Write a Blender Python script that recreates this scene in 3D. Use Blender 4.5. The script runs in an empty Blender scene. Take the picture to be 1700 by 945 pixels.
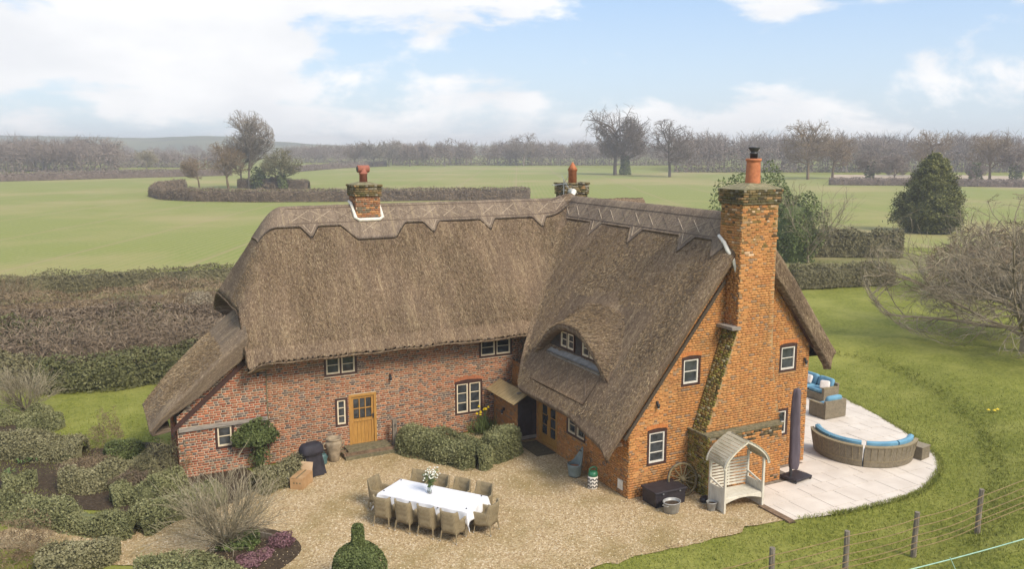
import bpy, math, random
import numpy as np
from mathutils import Vector, Matrix

# ------------------------------------------------------------------ camera
scene = bpy.context.scene
COL = scene.collection
FOC, CX, CY, CAMH = 1420.0, 850.0, 472.5, 10.5            # focal length in photo pixels, photo centre, drone height
PITCH = math.atan((CY - 240) / FOC)
HEAD = math.radians(26.7)                                  # heading, to the right of +Y
cam_d = bpy.data.cameras.new('camera')
cam = bpy.data.objects.new('camera', cam_d)
COL.objects.link(cam)
cam.location = (0, 0, CAMH)
cam.rotation_euler = (math.pi / 2 - PITCH, 0, -HEAD)
cam_d.sensor_width = 36.0
cam_d.lens = FOC / 1700 * 36
cam_d.clip_start = 0.1
cam_d.clip_end = 30000
scene.camera = cam

# ------------------------------------------------------------------ world, sun, exposure
CLOUD_OFFSET = (8.624, 1.263, .2125)
SUN_EL, SUN_AZ = math.radians(42), math.radians(165)       # azimuth clockwise from +Y
world = bpy.data.worlds.new('World')
scene.world = world
world.use_nodes = True
wn = world.node_tree
for n in list(wn.nodes):
    wn.nodes.remove(n)
W = wn.nodes.new
def wl(a, b):
    wn.links.new(a, b)
sky = W('ShaderNodeTexSky'); sky.sky_type = 'NISHITA'; sky.sun_disc = False
sky.sun_elevation = SUN_EL; sky.sun_rotation = SUN_AZ
sky.air_density = 1.0; sky.dust_density = 1.2; sky.ozone_density = 1.5
tc = W('ShaderNodeTexCoord')
mp = W('ShaderNodeMapping'); mp.inputs['Scale'].default_value = (1, 1, 2.6); mp.inputs['Location'].default_value = CLOUD_OFFSET
wl(tc.outputs['Generated'], mp.inputs['Vector'])
n1 = W('ShaderNodeTexNoise'); n1.inputs['Scale'].default_value = 4.2; n1.inputs['Detail'].default_value = 10; n1.inputs['Roughness'].default_value = .58; n1.inputs['Distortion'].default_value = .25
wl(mp.outputs['Vector'], n1.inputs['Vector'])
r1 = W('ShaderNodeValToRGB'); r1.color_ramp.interpolation = 'EASE'
r1.color_ramp.elements[0].position = .455; r1.color_ramp.elements[1].position = .555
r1.color_ramp.elements[0].color = (0, 0, 0, 1); r1.color_ramp.elements[1].color = (1, 1, 1, 1)
wl(n1.outputs['Fac'], r1.inputs['Fac'])
n2 = W('ShaderNodeTexNoise'); n2.inputs['Scale'].default_value = 6; n2.inputs['Detail'].default_value = 6
wl(mp.outputs['Vector'], n2.inputs['Vector'])
r2 = W('ShaderNodeValToRGB')
r2.color_ramp.elements[0].position = .35; r2.color_ramp.elements[0].color = (4.85, 4.95, 5.15, 1)
r2.color_ramp.elements[1].position = .65; r2.color_ramp.elements[1].color = (5.75, 5.75, 5.8, 1)
wl(n2.outputs['Fac'], r2.inputs['Fac'])
veil = W('ShaderNodeMixRGB'); veil.inputs['Fac'].default_value = .75         # thin even high cloud over the blue
sx_ = W('ShaderNodeSeparateXYZ'); wl(tc.outputs['Generated'], sx_.inputs[0])
rz_ = W('ShaderNodeValToRGB'); rz_.color_ramp.interpolation = 'EASE'
rz_.color_ramp.elements[0].position = 0.0; rz_.color_ramp.elements[0].color = (3.7, 4.4, 5.2, 1)
rz_.color_ramp.elements[1].position = .30; rz_.color_ramp.elements[1].color = (1.7, 3.0, 5.2, 1)
wl(sx_.outputs['Z'], rz_.inputs['Fac']); wl(rz_.outputs['Color'], veil.inputs['Color2'])
wl(sky.outputs['Color'], veil.inputs['Color1'])
mixc = W('ShaderNodeMixRGB')
wl(r1.outputs['Color'], mixc.inputs['Fac']); wl(veil.outputs['Color'], mixc.inputs['Color1']); wl(r2.outputs['Color'], mixc.inputs['Color2'])
bg = W('ShaderNodeBackground'); bg.inputs['Strength'].default_value = 0.1
wl(mixc.outputs['Color'], bg.inputs['Color'])
wo = W('ShaderNodeOutputWorld'); wl(bg.outputs['Background'], wo.inputs['Surface'])

sun_d = bpy.data.lights.new('sun', 'SUN')
sun = bpy.data.objects.new('sun', sun_d); COL.objects.link(sun)
sun_d.energy = 2.35; sun_d.angle = math.radians(20); sun_d.color = (1, .90, .75)
sd = Vector((math.sin(SUN_AZ) * math.cos(SUN_EL), math.cos(SUN_AZ) * math.cos(SUN_EL), math.sin(SUN_EL)))
sun.rotation_euler = (-sd).to_track_quat('-Z', 'Y').to_euler()
scene.view_settings.view_transform = 'Standard'
scene.view_settings.look = 'None'
scene.view_settings.exposure = 0.92
scene.view_settings.gamma = 1.0
scene.view_settings.use_curve_mapping = False
scene.cycles.max_bounces = 5
scene.cycles.diffuse_bounces = 2
scene.cycles.volume_bounces = 0
scene.cycles.transparent_max_bounces = 8
scene.cycles.use_denoising = True

# ------------------------------------------------------------------ helpers
_a, _p = HEAD, PITCH
_Fh = np.array([math.sin(_a), math.cos(_a), 0]); _R = np.array([math.cos(_a), -math.sin(_a), 0]); _U = np.array([0, 0, 1.])
_fw = _Fh * math.cos(_p) - _U * math.sin(_p); _up = _Fh * math.sin(_p) + _U * math.cos(_p)
def G(px, py, z=0.0):
    """Point at height z seen at a photo pixel (survey of the place from the photograph)."""
    d = _fw + _R * (px - CX) / FOC - _up * (py - CY) / FOC
    t = (z - CAMH) / d[2]
    return np.array([d[0] * t, d[1] * t, z])
def A(px, dist):
    """Ground point in the direction of pixel column px at a horizontal distance along the heading."""
    d = _Fh + _R * (px - CX) / FOC * math.cos(_p)
    return np.array([d[0] * dist, d[1] * dist, 0.0])

def newmesh(name, V, F, uv=None, smooth=False, fattr=None, cattr=None):
    me = bpy.data.meshes.new(name)
    if isinstance(F, np.ndarray):
        V = np.asarray(V, np.float32); F = np.asarray(F, np.int32); k = F.shape[1]
        me.vertices.add(len(V)); me.vertices.foreach_set('co', V.ravel())
        me.loops.add(F.size); me.loops.foreach_set('vertex_index', F.ravel())
        me.polygons.add(len(F)); me.polygons.foreach_set('loop_start', np.arange(0, F.size, k, dtype=np.int32))
        me.update(calc_edges=True)
    else:
        me.from_pydata([tuple(map(float, v)) for v in V], [], F)
        me.update()
    if smooth:
        me.polygons.foreach_set('use_smooth', np.ones(len(me.polygons), dtype=bool))
    if uv is not None:
        ul = me.uv_layers.new(name='uv')
        vi = np.empty(len(me.loops), np.int32); me.loops.foreach_get('vertex_index', vi)
        ul.data.foreach_set('uv', np.asarray(uv, np.float32)[vi].ravel())
    if fattr is not None:
        at = me.attributes.new('rnd', 'FLOAT', 'FACE'); at.data.foreach_set('value', np.asarray(fattr, np.float32))
    if cattr is not None:
        at = me.attributes.new('col', 'FLOAT_COLOR', 'FACE'); at.data.foreach_set('color', np.asarray(cattr, np.float32).ravel())
    return me

def link(name, me, mat=None, parent=None, loc=(0, 0, 0), rot=(0, 0, 0), scale=(1, 1, 1)):
    o = bpy.data.objects.new(name, me)
    COL.objects.link(o)
    if mat is not None and me is not None and len(me.materials) == 0:
        me.materials.append(mat)
    o.location = loc; o.rotation_euler = rot; o.scale = scale
    if parent is not None:
        o.parent = parent
    return o
def tag(o, label=None, cat=None, group=None, kind=None):
    if label: o['label'] = label
    if cat: o['category'] = cat
    if group: o['group'] = group
    if kind: o['kind'] = kind
    return o
def thing(name, label, cat, loc=(0, 0, 0), rz=0.0, group=None):
    o = bpy.data.objects.new(name, None); COL.objects.link(o)
    o.location = tuple(float(c) for c in loc); o.rotation_euler = (0, 0, rz); o.empty_display_size = .3
    return tag(o, label, cat, group)
def copy_tree(o, parent=None):
    c = o.copy(); COL.objects.link(c)
    if parent is not None: c.parent = parent
    for ch in list(o.children):
        copy_tree(ch, c)
    return c

class MB:
    def __init__(s): s.v = []; s.f = []
    def add(s, V, F):
        b = len(s.v); s.v += [tuple(map(float, v)) for v in V]; s.f += [tuple(i + b for i in f) for f in F]; return s
    def box(s, c, d, rz=0.0, M=None):
        x, y, z = d[0] / 2, d[1] / 2, d[2] / 2
        V = [(-x, -y, -z), (x, -y, -z), (x, y, -z), (-x, y, -z), (-x, -y, z), (x, -y, z), (x, y, z), (-x, y, z)]
        if M is None: M = Matrix.Rotation(rz, 3, 'Z')
        V = [tuple(M @ Vector(v) + Vector(c)) for v in V]
        return s.add(V, [(0, 3, 2, 1), (4, 5, 6, 7), (0, 1, 5, 4), (1, 2, 6, 5), (2, 3, 7, 6), (3, 0, 4, 7)])
    def bar(s, a, b, w, h=None):
        """Square bar from a to b."""
        a = Vector(a); b = Vector(b); h = h or w; d = (b - a); L = d.length
        M = d.to_track_quat('Y', 'Z').to_matrix()
        return s.box((a + b) / 2, (w, L, h), M=M)
    def tube(s, pts, rad, n=8, cap=True):
        pts = [Vector(p) for p in pts]
        if not hasattr(rad, '__len__'): rad = [rad] * len(pts)
        V = []; F = []; ref = None
        for i, p in enumerate(pts):
            t = (pts[min(i + 1, len(pts) - 1)] - pts[max(i - 1, 0)]).normalized()
            if ref is None: ref = t.orthogonal().normalized()
            u = (ref - t * ref.dot(t)).normalized(); w = t.cross(u); ref = u
            for k in range(n):
                th = 2 * math.pi * k / n
                V.append(p + (u * math.cos(th) + w * math.sin(th)) * rad[i])
        for i in range(len(pts) - 1):
            for k in range(n):
                F.append((i * n + k, i * n + (k + 1) % n, (i + 1) * n + (k + 1) % n, (i + 1) * n + k))
        if cap:
            F.append(tuple(range(n))[::-1]); F.append(tuple((len(pts) - 1) * n + k for k in range(n)))
        return s.add(V, F)
    def lathe(s, prof, c=(0, 0, 0), n=20, sx=1.0, sy=1.0, cap=True):
        V = []; F = []
        for r, z in prof:
            for k in range(n):
                th = 2 * math.pi * k / n
                V.append((c[0] + r * math.cos(th) * sx, c[1] + r * math.sin(th) * sy, c[2] + z))
        for i in range(len(prof) - 1):
            for k in range(n):
                F.append((i * n + k, i * n + (k + 1) % n, (i + 1) * n + (k + 1) % n, (i + 1) * n + k))
        if cap:
            F.append(tuple(range(n))[::-1]); F.append(tuple((len(prof) - 1) * n + k for k in range(n)))
        return s.add(V, F)
    def prism(s, poly, y0, y1):
        """poly of (x, z), extruded along Y."""
        n = len(poly)
        V = [(x, y0, z) for x, z in poly] + [(x, y1, z) for x, z in poly]
        F = [tuple(range(n)), tuple(range(2 * n - 1, n - 1, -1))] + [(i, i + n, (i + 1) % n + n, (i + 1) % n) for i in range(n)]
        return s.add(V, F)
    def sheet(s, V2, F): return s.add(V2, F)
    def build(s, name, mat, parent=None, loc=(0, 0, 0), smooth=False, bevel=0.0, rot=(0, 0, 0)):
        me = newmesh(name, s.v, s.f, smooth=smooth)
        o = link(name, me, mat, parent, loc, rot)
        if bevel:
            b = o.modifiers.new('bevel', 'BEVEL'); b.width = bevel; b.segments = 2; b.limit_method = 'ANGLE'
        return o
    def mesh(s, name, mat=None, smooth=False):
        me = newmesh(name, s.v, s.f, smooth=smooth)
        if mat: me.materials.append(mat)
        return me

def grid_faces(nu, nv):
    i = np.arange(nu - 1)[:, None] * nv + np.arange(nv - 1)[None, :]
    return np.stack([i, i + nv, i + nv + 1, i + 1], -1).reshape(-1, 4)

# ------------------------------------------------------------------ materials
MATS = {}
def nodes_of(name):
    m = bpy.data.materials.new(name); m.use_nodes = True
    nt = m.node_tree; b = nt.nodes['Principled BSDF']; MATS[name] = m
    return m, nt, b
def ramp(nt, fac, stops):
    r = nt.nodes.new('ShaderNodeValToRGB')
    els = r.color_ramp.elements
    while len(els) < len(stops): els.new(.5)
    for e, (p, c) in zip(els, stops):
        e.position = p; e.color = (*c, 1)
    nt.links.new(fac, r.inputs['Fac'])
    return r.outputs['Color']
def coord(nt, kind='POS', scale=(1, 1, 1)):
    if kind == 'POS':
        g = nt.nodes.new('ShaderNodeNewGeometry'); out = g.outputs['Position']
    elif kind == 'OBJ':
        g = nt.nodes.new('ShaderNodeTexCoord'); out = g.outputs['Object']
    else:
        g = nt.nodes.new('ShaderNodeUVMap'); g.uv_map = 'uv'; out = g.outputs['UV']
    mpn = nt.nodes.new('ShaderNodeMapping'); mpn.inputs['Scale'].default_value = scale
    nt.links.new(out, mpn.inputs['Vector'])
    return mpn.outputs['Vector']
def noise(nt, vec, scale, detail=4, rough=.55):
    n = nt.nodes.new('ShaderNodeTexNoise'); n.inputs['Scale'].default_value = scale
    n.inputs['Detail'].default_value = detail; n.inputs['Roughness'].default_value = rough
    nt.links.new(vec, n.inputs['Vector']); return n.outputs['Fac']
def mixrgb(nt, fac, a, b, mode='MIX'):
    n = nt.nodes.new('ShaderNodeMixRGB'); n.blend_type = mode
    for v, s in ((fac, 'Fac'), (a, 'Color1'), (b, 'Color2')):
        if isinstance(v, (int, float)): n.inputs[s].default_value = v
        elif isinstance(v, tuple): n.inputs[s].default_value = (*v, 1)
        else: nt.links.new(v, n.inputs[s])
    return n.outputs['Color']
def math_n(nt, op, a, b=0.0):
    n = nt.nodes.new('ShaderNodeMath'); n.operation = op
    for i, v in enumerate((a, b)):
        if isinstance(v, (int, float)): n.inputs[i].default_value = v
        else: nt.links.new(v, n.inputs[i])
    return n.outputs[0]
def bump(nt, b, h, strength=.3, dist=.02):
    n = nt.nodes.new('ShaderNodeBump'); n.inputs['Strength'].default_value = strength; n.inputs['Distance'].default_value = dist
    nt.links.new(h, n.inputs['Height']); nt.links.new(n.outputs['Normal'], b.inputs['Normal'])
def surf(name, c1, c2, scale=6, rough=.85, kind='OBJ', bs=.25, bd=.01, sc=(1, 1, 1), detail=5, metallic=0.0, lo=.35, hi=.65, spec=None):
    m, nt, b = nodes_of(name)
    v = coord(nt, kind, sc); f = noise(nt, v, scale, detail)
    nt.links.new(ramp(nt, f, [(lo, c1), (hi, c2)]), b.inputs['Base Color'])
    b.inputs['Roughness'].default_value = rough; b.inputs['Metallic'].default_value = metallic
    if spec is not None: b.inputs['Specular IOR Level'].default_value = spec
    if bs: bump(nt, b, noise(nt, v, scale * 5, 3), bs, bd)
    return m
def leafmat(name, stops, rough=.7, var=.35, nscale=.8, trans=.0):
    """Foliage: colour per leaf, with a slow drift over the plant."""
    m, nt, b = nodes_of(name)
    at = nt.nodes.new('ShaderNodeAttribute'); at.attribute_name = 'rnd'
    f = noise(nt, coord(nt, 'POS'), nscale, 3)
    fac = math_n(nt, 'ADD', math_n(nt, 'MULTIPLY', at.outputs['Fac'], 1 - var), math_n(nt, 'MULTIPLY', math_n(nt, 'SUBTRACT', math_n(nt, 'MULTIPLY', f, 2.0), .5), var))
    n = len(stops)
    nt.links.new(ramp(nt, fac, [(i / (n - 1), c) for i, c in enumerate(stops)]), b.inputs['Base Color'])
    b.inputs['Roughness'].default_value = rough; b.inputs['Specular IOR Level'].default_value = .25
    return m
def s2l(r, g, b):
    f = lambda c: (c / 255 / 12.92) if c / 255 < .04045 else ((c / 255 + .055) / 1.055) ** 2.4
    return (f(r), f(g), f(b))

# ---- ground surfaces
def ground_mat(name, a, b_, c, s1, s2, bs=.5, bd=.03, dry=None, rough=.95):
    m, nt, bs_ = nodes_of(name)
    v = coord(nt, 'POS')
    f1 = noise(nt, v, s1, 4, .6); f2 = noise(nt, v, s2, 5, .7)
    base = ramp(nt, f2, [(.3, a), (.5, b_), (.72, c)])
    if dry:
        base = mixrgb(nt, ramp(nt, f1, [(.45, (0, 0, 0)), (.68, (1, 1, 1))]), base, mixrgb(nt, .62, base, dry))
        f3 = noise(nt, v, s1 * 4.5, 4, .65)
        base = mixrgb(nt, ramp(nt, f3, [(.52, (0, 0, 0)), (.7, (.7, .7, .7))]), base, mixrgb(nt, .6, base, a))
    nt.links.new(base, bs_.inputs['Base Color']); bs_.inputs['Roughness'].default_value = rough
    bs_.inputs['Specular IOR Level'].default_value = .15
    bump(nt, bs_, f2, bs, bd)
    return m
ground_mat('lawn', (.105, .122, .020), (.175, .188, .032), (.27, .268, .062), .35, 7.0, .7, .05, dry=(.29, .285, .075))
def field_mat():
    m, nt, b = nodes_of('field'); v = coord(nt, 'POS')
    f1 = noise(nt, v, .022, 5, .62); f2 = noise(nt, v, 2.6, 5, .75); f3 = noise(nt, v, .16, 4, .6)
    mpn = nt.nodes.new('ShaderNodeMapping'); mpn.inputs['Rotation'].default_value = (0, 0, math.radians(-63)); nt.links.new(v, mpn.inputs['Vector'])
    w = nt.nodes.new('ShaderNodeTexWave'); w.bands_direction = 'Y'; w.inputs['Scale'].default_value = .35; w.inputs['Distortion'].default_value = 2.2; w.inputs['Detail'].default_value = 3; w.inputs['Detail Scale'].default_value = .25
    nt.links.new(mpn.outputs['Vector'], w.inputs['Vector'])
    w2 = nt.nodes.new('ShaderNodeTexWave'); w2.bands_direction = 'Y'; w2.inputs['Scale'].default_value = .022; w2.inputs['Distortion'].default_value = .6; w2.inputs['Detail Scale'].default_value = .1
    nt.links.new(mpn.outputs['Vector'], w2.inputs['Vector'])
    base = ramp(nt, f2, [(.28, (.150, .178, .042)), (.5, (.205, .238, .062)), (.74, (.29, .295, .11))])
    base = mixrgb(nt, ramp(nt, f3, [(.42, (0, 0, 0)), (.66, (.8, .8, .8))]), base, (.20, .235, .055))
    base = mixrgb(nt, ramp(nt, f1, [(.47, (0, 0, 0)), (.64, (.66, .66, .66))]), base, (.37, .295, .15))
    base = mixrgb(nt, ramp(nt, w.outputs['Fac'], [(.35, (.28, .28, .28)), (.8, (0, 0, 0))]), base, (.33, .27, .13))
    base = mixrgb(nt, ramp(nt, w2.outputs['Fac'], [(.0, (.38, .38, .38)), (.012, (0, 0, 0))]), base, (.34, .25, .15))
    nt.links.new(base, b.inputs['Base Color']); b.inputs['Roughness'].default_value = .95; b.inputs['Specular IOR Level'].default_value = .1
    bump(nt, b, f2, .3, .04)
field_mat()
ground_mat('rough_grass', (.10, .11, .03), (.17, .165, .06), (.27, .24, .11), .3, 4.0, .7, .06, dry=(.30, .25, .13))
ground_mat('soil', (.035, .025, .016), (.06, .042, .027), (.10, .075, .05), .7, 9.0, .8, .04)
ground_mat('plough', (.36, .28, .2), (.42, .33, .24), (.48, .39, .29), .05, 1.0, .2, .03)
def gravel_mat():
    m, nt, b = nodes_of('gravel')
    v = coord(nt, 'POS')
    vo = nt.nodes.new('ShaderNodeTexVoronoi'); vo.inputs['Scale'].default_value = 26; nt.links.new(v, vo.inputs['Vector'])
    f = noise(nt, v, .55, 5, .65); f3 = noise(nt, v, 11, 4, .75)
    stone = ramp(nt, vo.outputs['Color'], [(.1, (.26, .17, .085)), (.4, (.50, .37, .205)), (.7, (.63, .49, .30)), (.95, (.80, .70, .53))])
    stone = mixrgb(nt, ramp(nt, f3, [(.36, (.75, .75, .75)), (.62, (0, 0, 0))]), stone, (.29, .195, .095))
    moss = ramp(nt, f, [(.47, (0, 0, 0)), (.66, (.75, .75, .75))])
    nt.links.new(mixrgb(nt, moss, stone, (.27, .20, .08)), b.inputs['Base Color'])
    b.inputs['Roughness'].default_value = .95; b.inputs['Specular IOR Level'].default_value = .2
    bump(nt, b, math_n(nt, 'ADD', vo.outputs['Distance'], f3), .8, .03)
gravel_mat()

# ---- building surfaces
def thatch_mat(name, cols, dark):
    m, nt, b = nodes_of(name)
    uv = coord(nt, 'UV')
    st = noise(nt, coord(nt, 'UV', (1, .22, 1)), 34, 5, .75)         # straw running down the slope
    sp = noise(nt, coord(nt, 'UV', (1, .45, 1)), 22, 3, .8)
    big = noise(nt, coord(nt, 'UV', (1, .30, 1)), 1.3, 6, .68); str_ = noise(nt, coord(nt, 'UV', (1, .10, 1)), 5.5, 5, .7)
    n = len(cols)
    c = ramp(nt, st, [(.33 + .34 * i / (n - 1), cc) for i, cc in enumerate(cols)])
    c = mixrgb(nt, ramp(nt, big, [(.40, (.75, .75, .75)), (.60, (0, 0, 0))]), c, mixrgb(nt, .55, c, dark))
    c = mixrgb(nt, ramp(nt, str_, [(.40, (.5, .5, .5)), (.54, (0, 0, 0))]), c, mixrgb(nt, .6, c, dark))
    c = mixrgb(nt, ramp(nt, str_, [(.54, (0, 0, 0)), (.68, (.45, .45, .45))]), c, (.42, .33, .20))
    c = mixrgb(nt, ramp(nt, sp, [(.56, (0, 0, 0)), (.70, (.8, .8, .8))]), c, (.52, .41, .265))
    nt.links.new(c, b.inputs['Base Color'])
    b.inputs['Roughness'].default_value = .95; b.inputs['Specular IOR Level'].default_value = .12
    bump(nt, b, math_n(nt, 'ADD', st, sp), .9, .05)
    return m
thatch_mat('thatch', [(.052, .034, .023), (.178, .120, .077), (.265, .187, .120), (.49, .375, .245)], (.068, .047, .036))
thatch_mat('thatch_ridge', [(.13, .096, .070), (.24, .182, .135), (.295, .228, .17), (.38, .30, .225)], (.09, .066, .052))
thatch_mat('thatch_lean', [(.095, .067, .045), (.205, .150, .101), (.265, .198, .135), (.35, .27, .19)], (.10, .075, .06))
surf('thatch_underside', (.05, .038, .026), (.085, .062, .042), 20, .95, 'POS', .6, .03)
def brick_mat(name, obj):
    m, nt, b = nodes_of(name)
    if obj:
        a = nt.nodes.new('ShaderNodeObjectInfo'); c = a.outputs['Color']
    else:
        a = nt.nodes.new('ShaderNodeAttribute'); a.attribute_name = 'col'; c = a.outputs['Color']
    v = coord(nt, 'POS')
    f = noise(nt, v, 38, 4, .7); big = noise(nt, v, 1.1, 4, .65)
    c = mixrgb(nt, 1.0, c, ramp(nt, f, [(.3, (.62, .62, .62)), (.7, (1.2, 1.17, 1.12))]), 'MULTIPLY')
    c = mixrgb(nt, ramp(nt, big, [(.5, (0, 0, 0)), (.78, (.55, .55, .55))]), c, (.155, .115, .062))
    nt.links.new(c, b.inputs['Base Color']); b.inputs['Roughness'].default_value = .93
    b.inputs['Specular IOR Level'].default_value = .2
    bump(nt, b, f, .5, .008)
brick_mat('brick', False); brick_mat('brick_single', True)
surf('mortar_pale', (.42, .34, .24), (.58, .48, .36), 7, .95, 'POS', .4)
surf('mortar_warm', (.27, .165, .075), (.40, .26, .125), 5, .95, 'POS', .4)
surf('mortar_moss', (.09, .085, .045), (.20, .165, .095), 9, .95, 'POS', .5)
surf('flaunching', (.13, .12, .055), (.27, .235, .14), 8, .95, 'POS', .7, .03)
surf('lead_white', (.62, .58, .49), (.78, .74, .66), 6, .8, 'POS', .2)
surf('lead', (.19, .18, .165), (.28, .265, .245), 5, .85, 'POS', .2)
surf('frame_brown', (.038, .016, .012), (.062, .026, .020), 9, .55, 'POS', .1)
surf('cream_paint', (.62, .52, .36), (.70, .60, .44), 12, .55, 'POS', .08)
surf('white_paint', (.60, .56, .49), (.70, .66, .59), 12, .55, 'POS', .08)
surf('oak', (.30, .145, .032), (.46, .245, .060), 7, .5, 'POS', .2, .006, sc=(9, 9, .6))
surf('dark_door', (.020, .013, .014), (.036, .024, .024), 6, .7, 'POS', .2)
surf('weatherboard', (.022, .018, .016), (.055, .046, .040), 6, .85, 'POS', .3, sc=(1, 1, 8))
surf('beam', (.17, .145, .12), (.33, .29, .25), 6, .9, 'POS', .5, sc=(.6, 4, 4))
surf('terracotta', (.36, .115, .045), (.50, .18, .075), 8, .8, 'POS', .2)
surf('terracotta_dark', (.25, .085, .055), (.36, .13, .085), 8, .8, 'POS', .2)
surf('spar', (.34, .265, .19), (.52, .42, .31), 6, .8, 'POS', .1)
surf('spar_dark', (.10, .07, .05), (.16, .115, .085), 6, .8, 'POS', .1)
surf('iron', (.02, .02, .022), (.045, .045, .05), 8, .5, 'POS', .2)
surf('steel', (.30, .31, .31), (.46, .47, .47), 5, .4, 'OBJ', .15, metallic=.7)
def glass_mat(name, base):  # old panes; lighter patches in the colour paint in sky reflections
    m, nt, b = nodes_of(name)
    f = noise(nt, coord(nt, 'POS'), 3.5, 2)
    nt.links.new(ramp(nt, f, [(.35, base), (.7, tuple(min(1, c * 2.6 + .012) for c in base))]), b.inputs['Base Color'])
    b.inputs['Roughness'].default_value = .06; b.inputs['Specular IOR Level'].default_value = .6
    bump(nt, b, noise(nt, coord(nt, 'POS'), 2.2, 1), .04, .05)
glass_mat('glass', (.022, .025, .028))
# ================================================================== THE SETTING
rng = np.random.default_rng(7)
random.seed(7)
BANK = np.array([(30.0, 36.0), (32.3, 30.5), (33.6, 29.0), (33.2, 25.9), (31.3, 22.4), (28.7, 19.0), (25.2, 16.0), (21.7, 13.9), (16, 11.5)])
def bank_dist(x, y):
    P = np.stack([x, y], -1); best = np.full(x.shape, 1e9); sg = np.zeros(x.shape)
    for a, b in zip(BANK[:-1], BANK[1:]):
        d = b - a; t = np.clip(((P - a) @ d) / (d @ d), 0, 1); q = P - (a + t[..., None] * d)
        r = np.hypot(q[..., 0], q[..., 1]); s = d[0] * q[..., 1] - d[1] * q[..., 0]
        m = r < best; best = np.where(m, r, best); sg = np.where(m, np.sign(s), sg)
    return best * sg                                              # positive on the outer (right) side
def ground_z(x, y):
    x = np.asarray(x, float); y = np.asarray(y, float)
    d = bank_dist(x, y)
    near = np.clip((60 - np.hypot(x - 22, y - 22)) / 25, 0, 1)
    st = 1 / (1 + np.exp(-np.clip((d - 0.1) / .32, -30, 30)))
    z = .50 * st * near + .10 * np.exp(-((d - 2.6) / 1.1) ** 2) * near * (np.clip((y - 15) / 6, 0, 1))
    z += (.035 * np.sin(x * .9 + y * .4) * np.sin(y * 1.1 - x * .5) + .02 * np.sin(x * 2.3) * np.sin(y * 2.7)) * near * np.clip((np.abs(d) - .0) / 2, .4, 1)
    flat = (x > -2) & (x < 24) & (y > 16.5) & (y < 40)
    z = np.where((d < -1.2), np.minimum(z, 0.0) - .012, z)
    z = np.where(np.hypot(x, y) > 75, -.01, z)
    return z
def axis(lo, hi, c0, c1, step):
    fine = np.arange(c0, c1 + step / 2, step)
    a = c0 - np.geomspace(2, c0 - lo, 26)[::-1]; b = c1 + np.geomspace(2, hi - c1, 26)
    return np.concatenate([a, fine, b])
gx = axis(-6000, 9000, -14, 62, .5); gy = axis(-300, 12000, 5, 62, .5)
X, Y = np.meshgrid(gx, gy, indexing='ij'); Z = ground_z(X, Y)
ground = link('ground', newmesh('ground', np.stack([X, Y, Z], -1).reshape(-1, 3), grid_faces(len(gx), len(gy)), smooth=True), MATS['lawn'])
tag(ground, kind='structure')

def flat_sheet(name, pts, z, mat):
    me = newmesh(name, [(p[0], p[1], z) for p in pts], [tuple(range(len(pts)))])
    if me.polygons[0].normal.z < 0: me.flip_normals()
    return tag(link(name, me, mat), kind='structure')
def smooth_closed(pts, n=8):
    pts = [np.asarray(p)[:2] for p in pts]; out = []
    for i in range(len(pts)):
        p0, p1, p2, p3 = pts[i - 1], pts[i], pts[(i + 1) % len(pts)], pts[(i + 2) % len(pts)]
        for t in np.linspace(0, 1, n, endpoint=False):
            out.append(.5 * ((2 * p1) + (-p0 + p2) * t + (2 * p0 - 5 * p1 + 4 * p2 - p3) * t * t + (-p0 + 3 * p1 - 3 * p2 + p3) * t ** 3))
    return out
# fields beyond the lane
flat_sheet('field', [A(-900, 62), A(-300, 64), G(60, 462), G(380, 440), A(850, 76), A(1250, 84), A(1500, 88), A(2300, 82), A(3200, 300), A(2400, 330), A(1750, 300), A(1400, 300), A(1160, 330), A(900, 430), A(560, 440), A(300, 300), A(-200, 255), A(-1500, 230)], .012, MATS['field'])
flat_sheet('ploughed_field', [G(1375, 303), G(1520, 307), G(1680, 312), G(1900, 316), G(1900, 297), G(1600, 291), G(1380, 290)], .024, MATS['plough'])
flat_sheet('lane_verge', [G(-300, 560), G(0, 520), G(380, 480), A(850, 66), A(1250, 66), G(1480, 490), G(1900, 500), G(1900, 420), G(1500, 425), A(1250, 80), A(850, 74), G(380, 455), G(0, 470), G(-300, 480)], .024, MATS['rough_grass'])
# gravel court
gp = [G(-60, 905), G(60, 862), G(240, 880), G(310, 850), G(440, 800), G(470, 770), (5.0, 27.7), (14, 27.7), (14, 20.1), (16.3, 20.1), (16.3, 19.3), (19.2, 19.05), (17.5, 17.9), (17.2, 16.9), G(1240, 876), G(1150, 905), G(1060, 925), G(985, 945), G(930, 965), G(760, 1010), G(500, 1080), G(420, 1010), G(300, 960), G(200, 940), G(90, 920)]
gpts = []
for i in range(len(gp)):
    a, b = np.asarray(gp[i])[:2], np.asarray(gp[(i + 1) % len(gp)])[:2]
    n = max(1, int(np.hypot(*(b - a)) / .3))
    for t in np.linspace(0, 1, n, endpoint=False):
        p = a + (b - a) * t
        w = .07 if i >= 14 else .0
        gpts.append(p + rng.normal(0, w, 2))
flat_sheet('gravel', gpts, .004, MATS['gravel'])
flat_sheet('flower_bed', smooth_closed([G(-40, 715), G(60, 712), G(150, 745), G(235, 735), G(300, 745), G(430, 790), G(400, 830), G(300, 855), G(200, 850), G(60, 845), G(-60, 850)], 5), .012, MATS['soil'])
flat_sheet('heather_bed', smooth_closed([G(330, 930), G(400, 880), G(470, 885), G(500, 915), G(440, 960), G(350, 975)], 5), .012, MATS['soil'])
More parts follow.
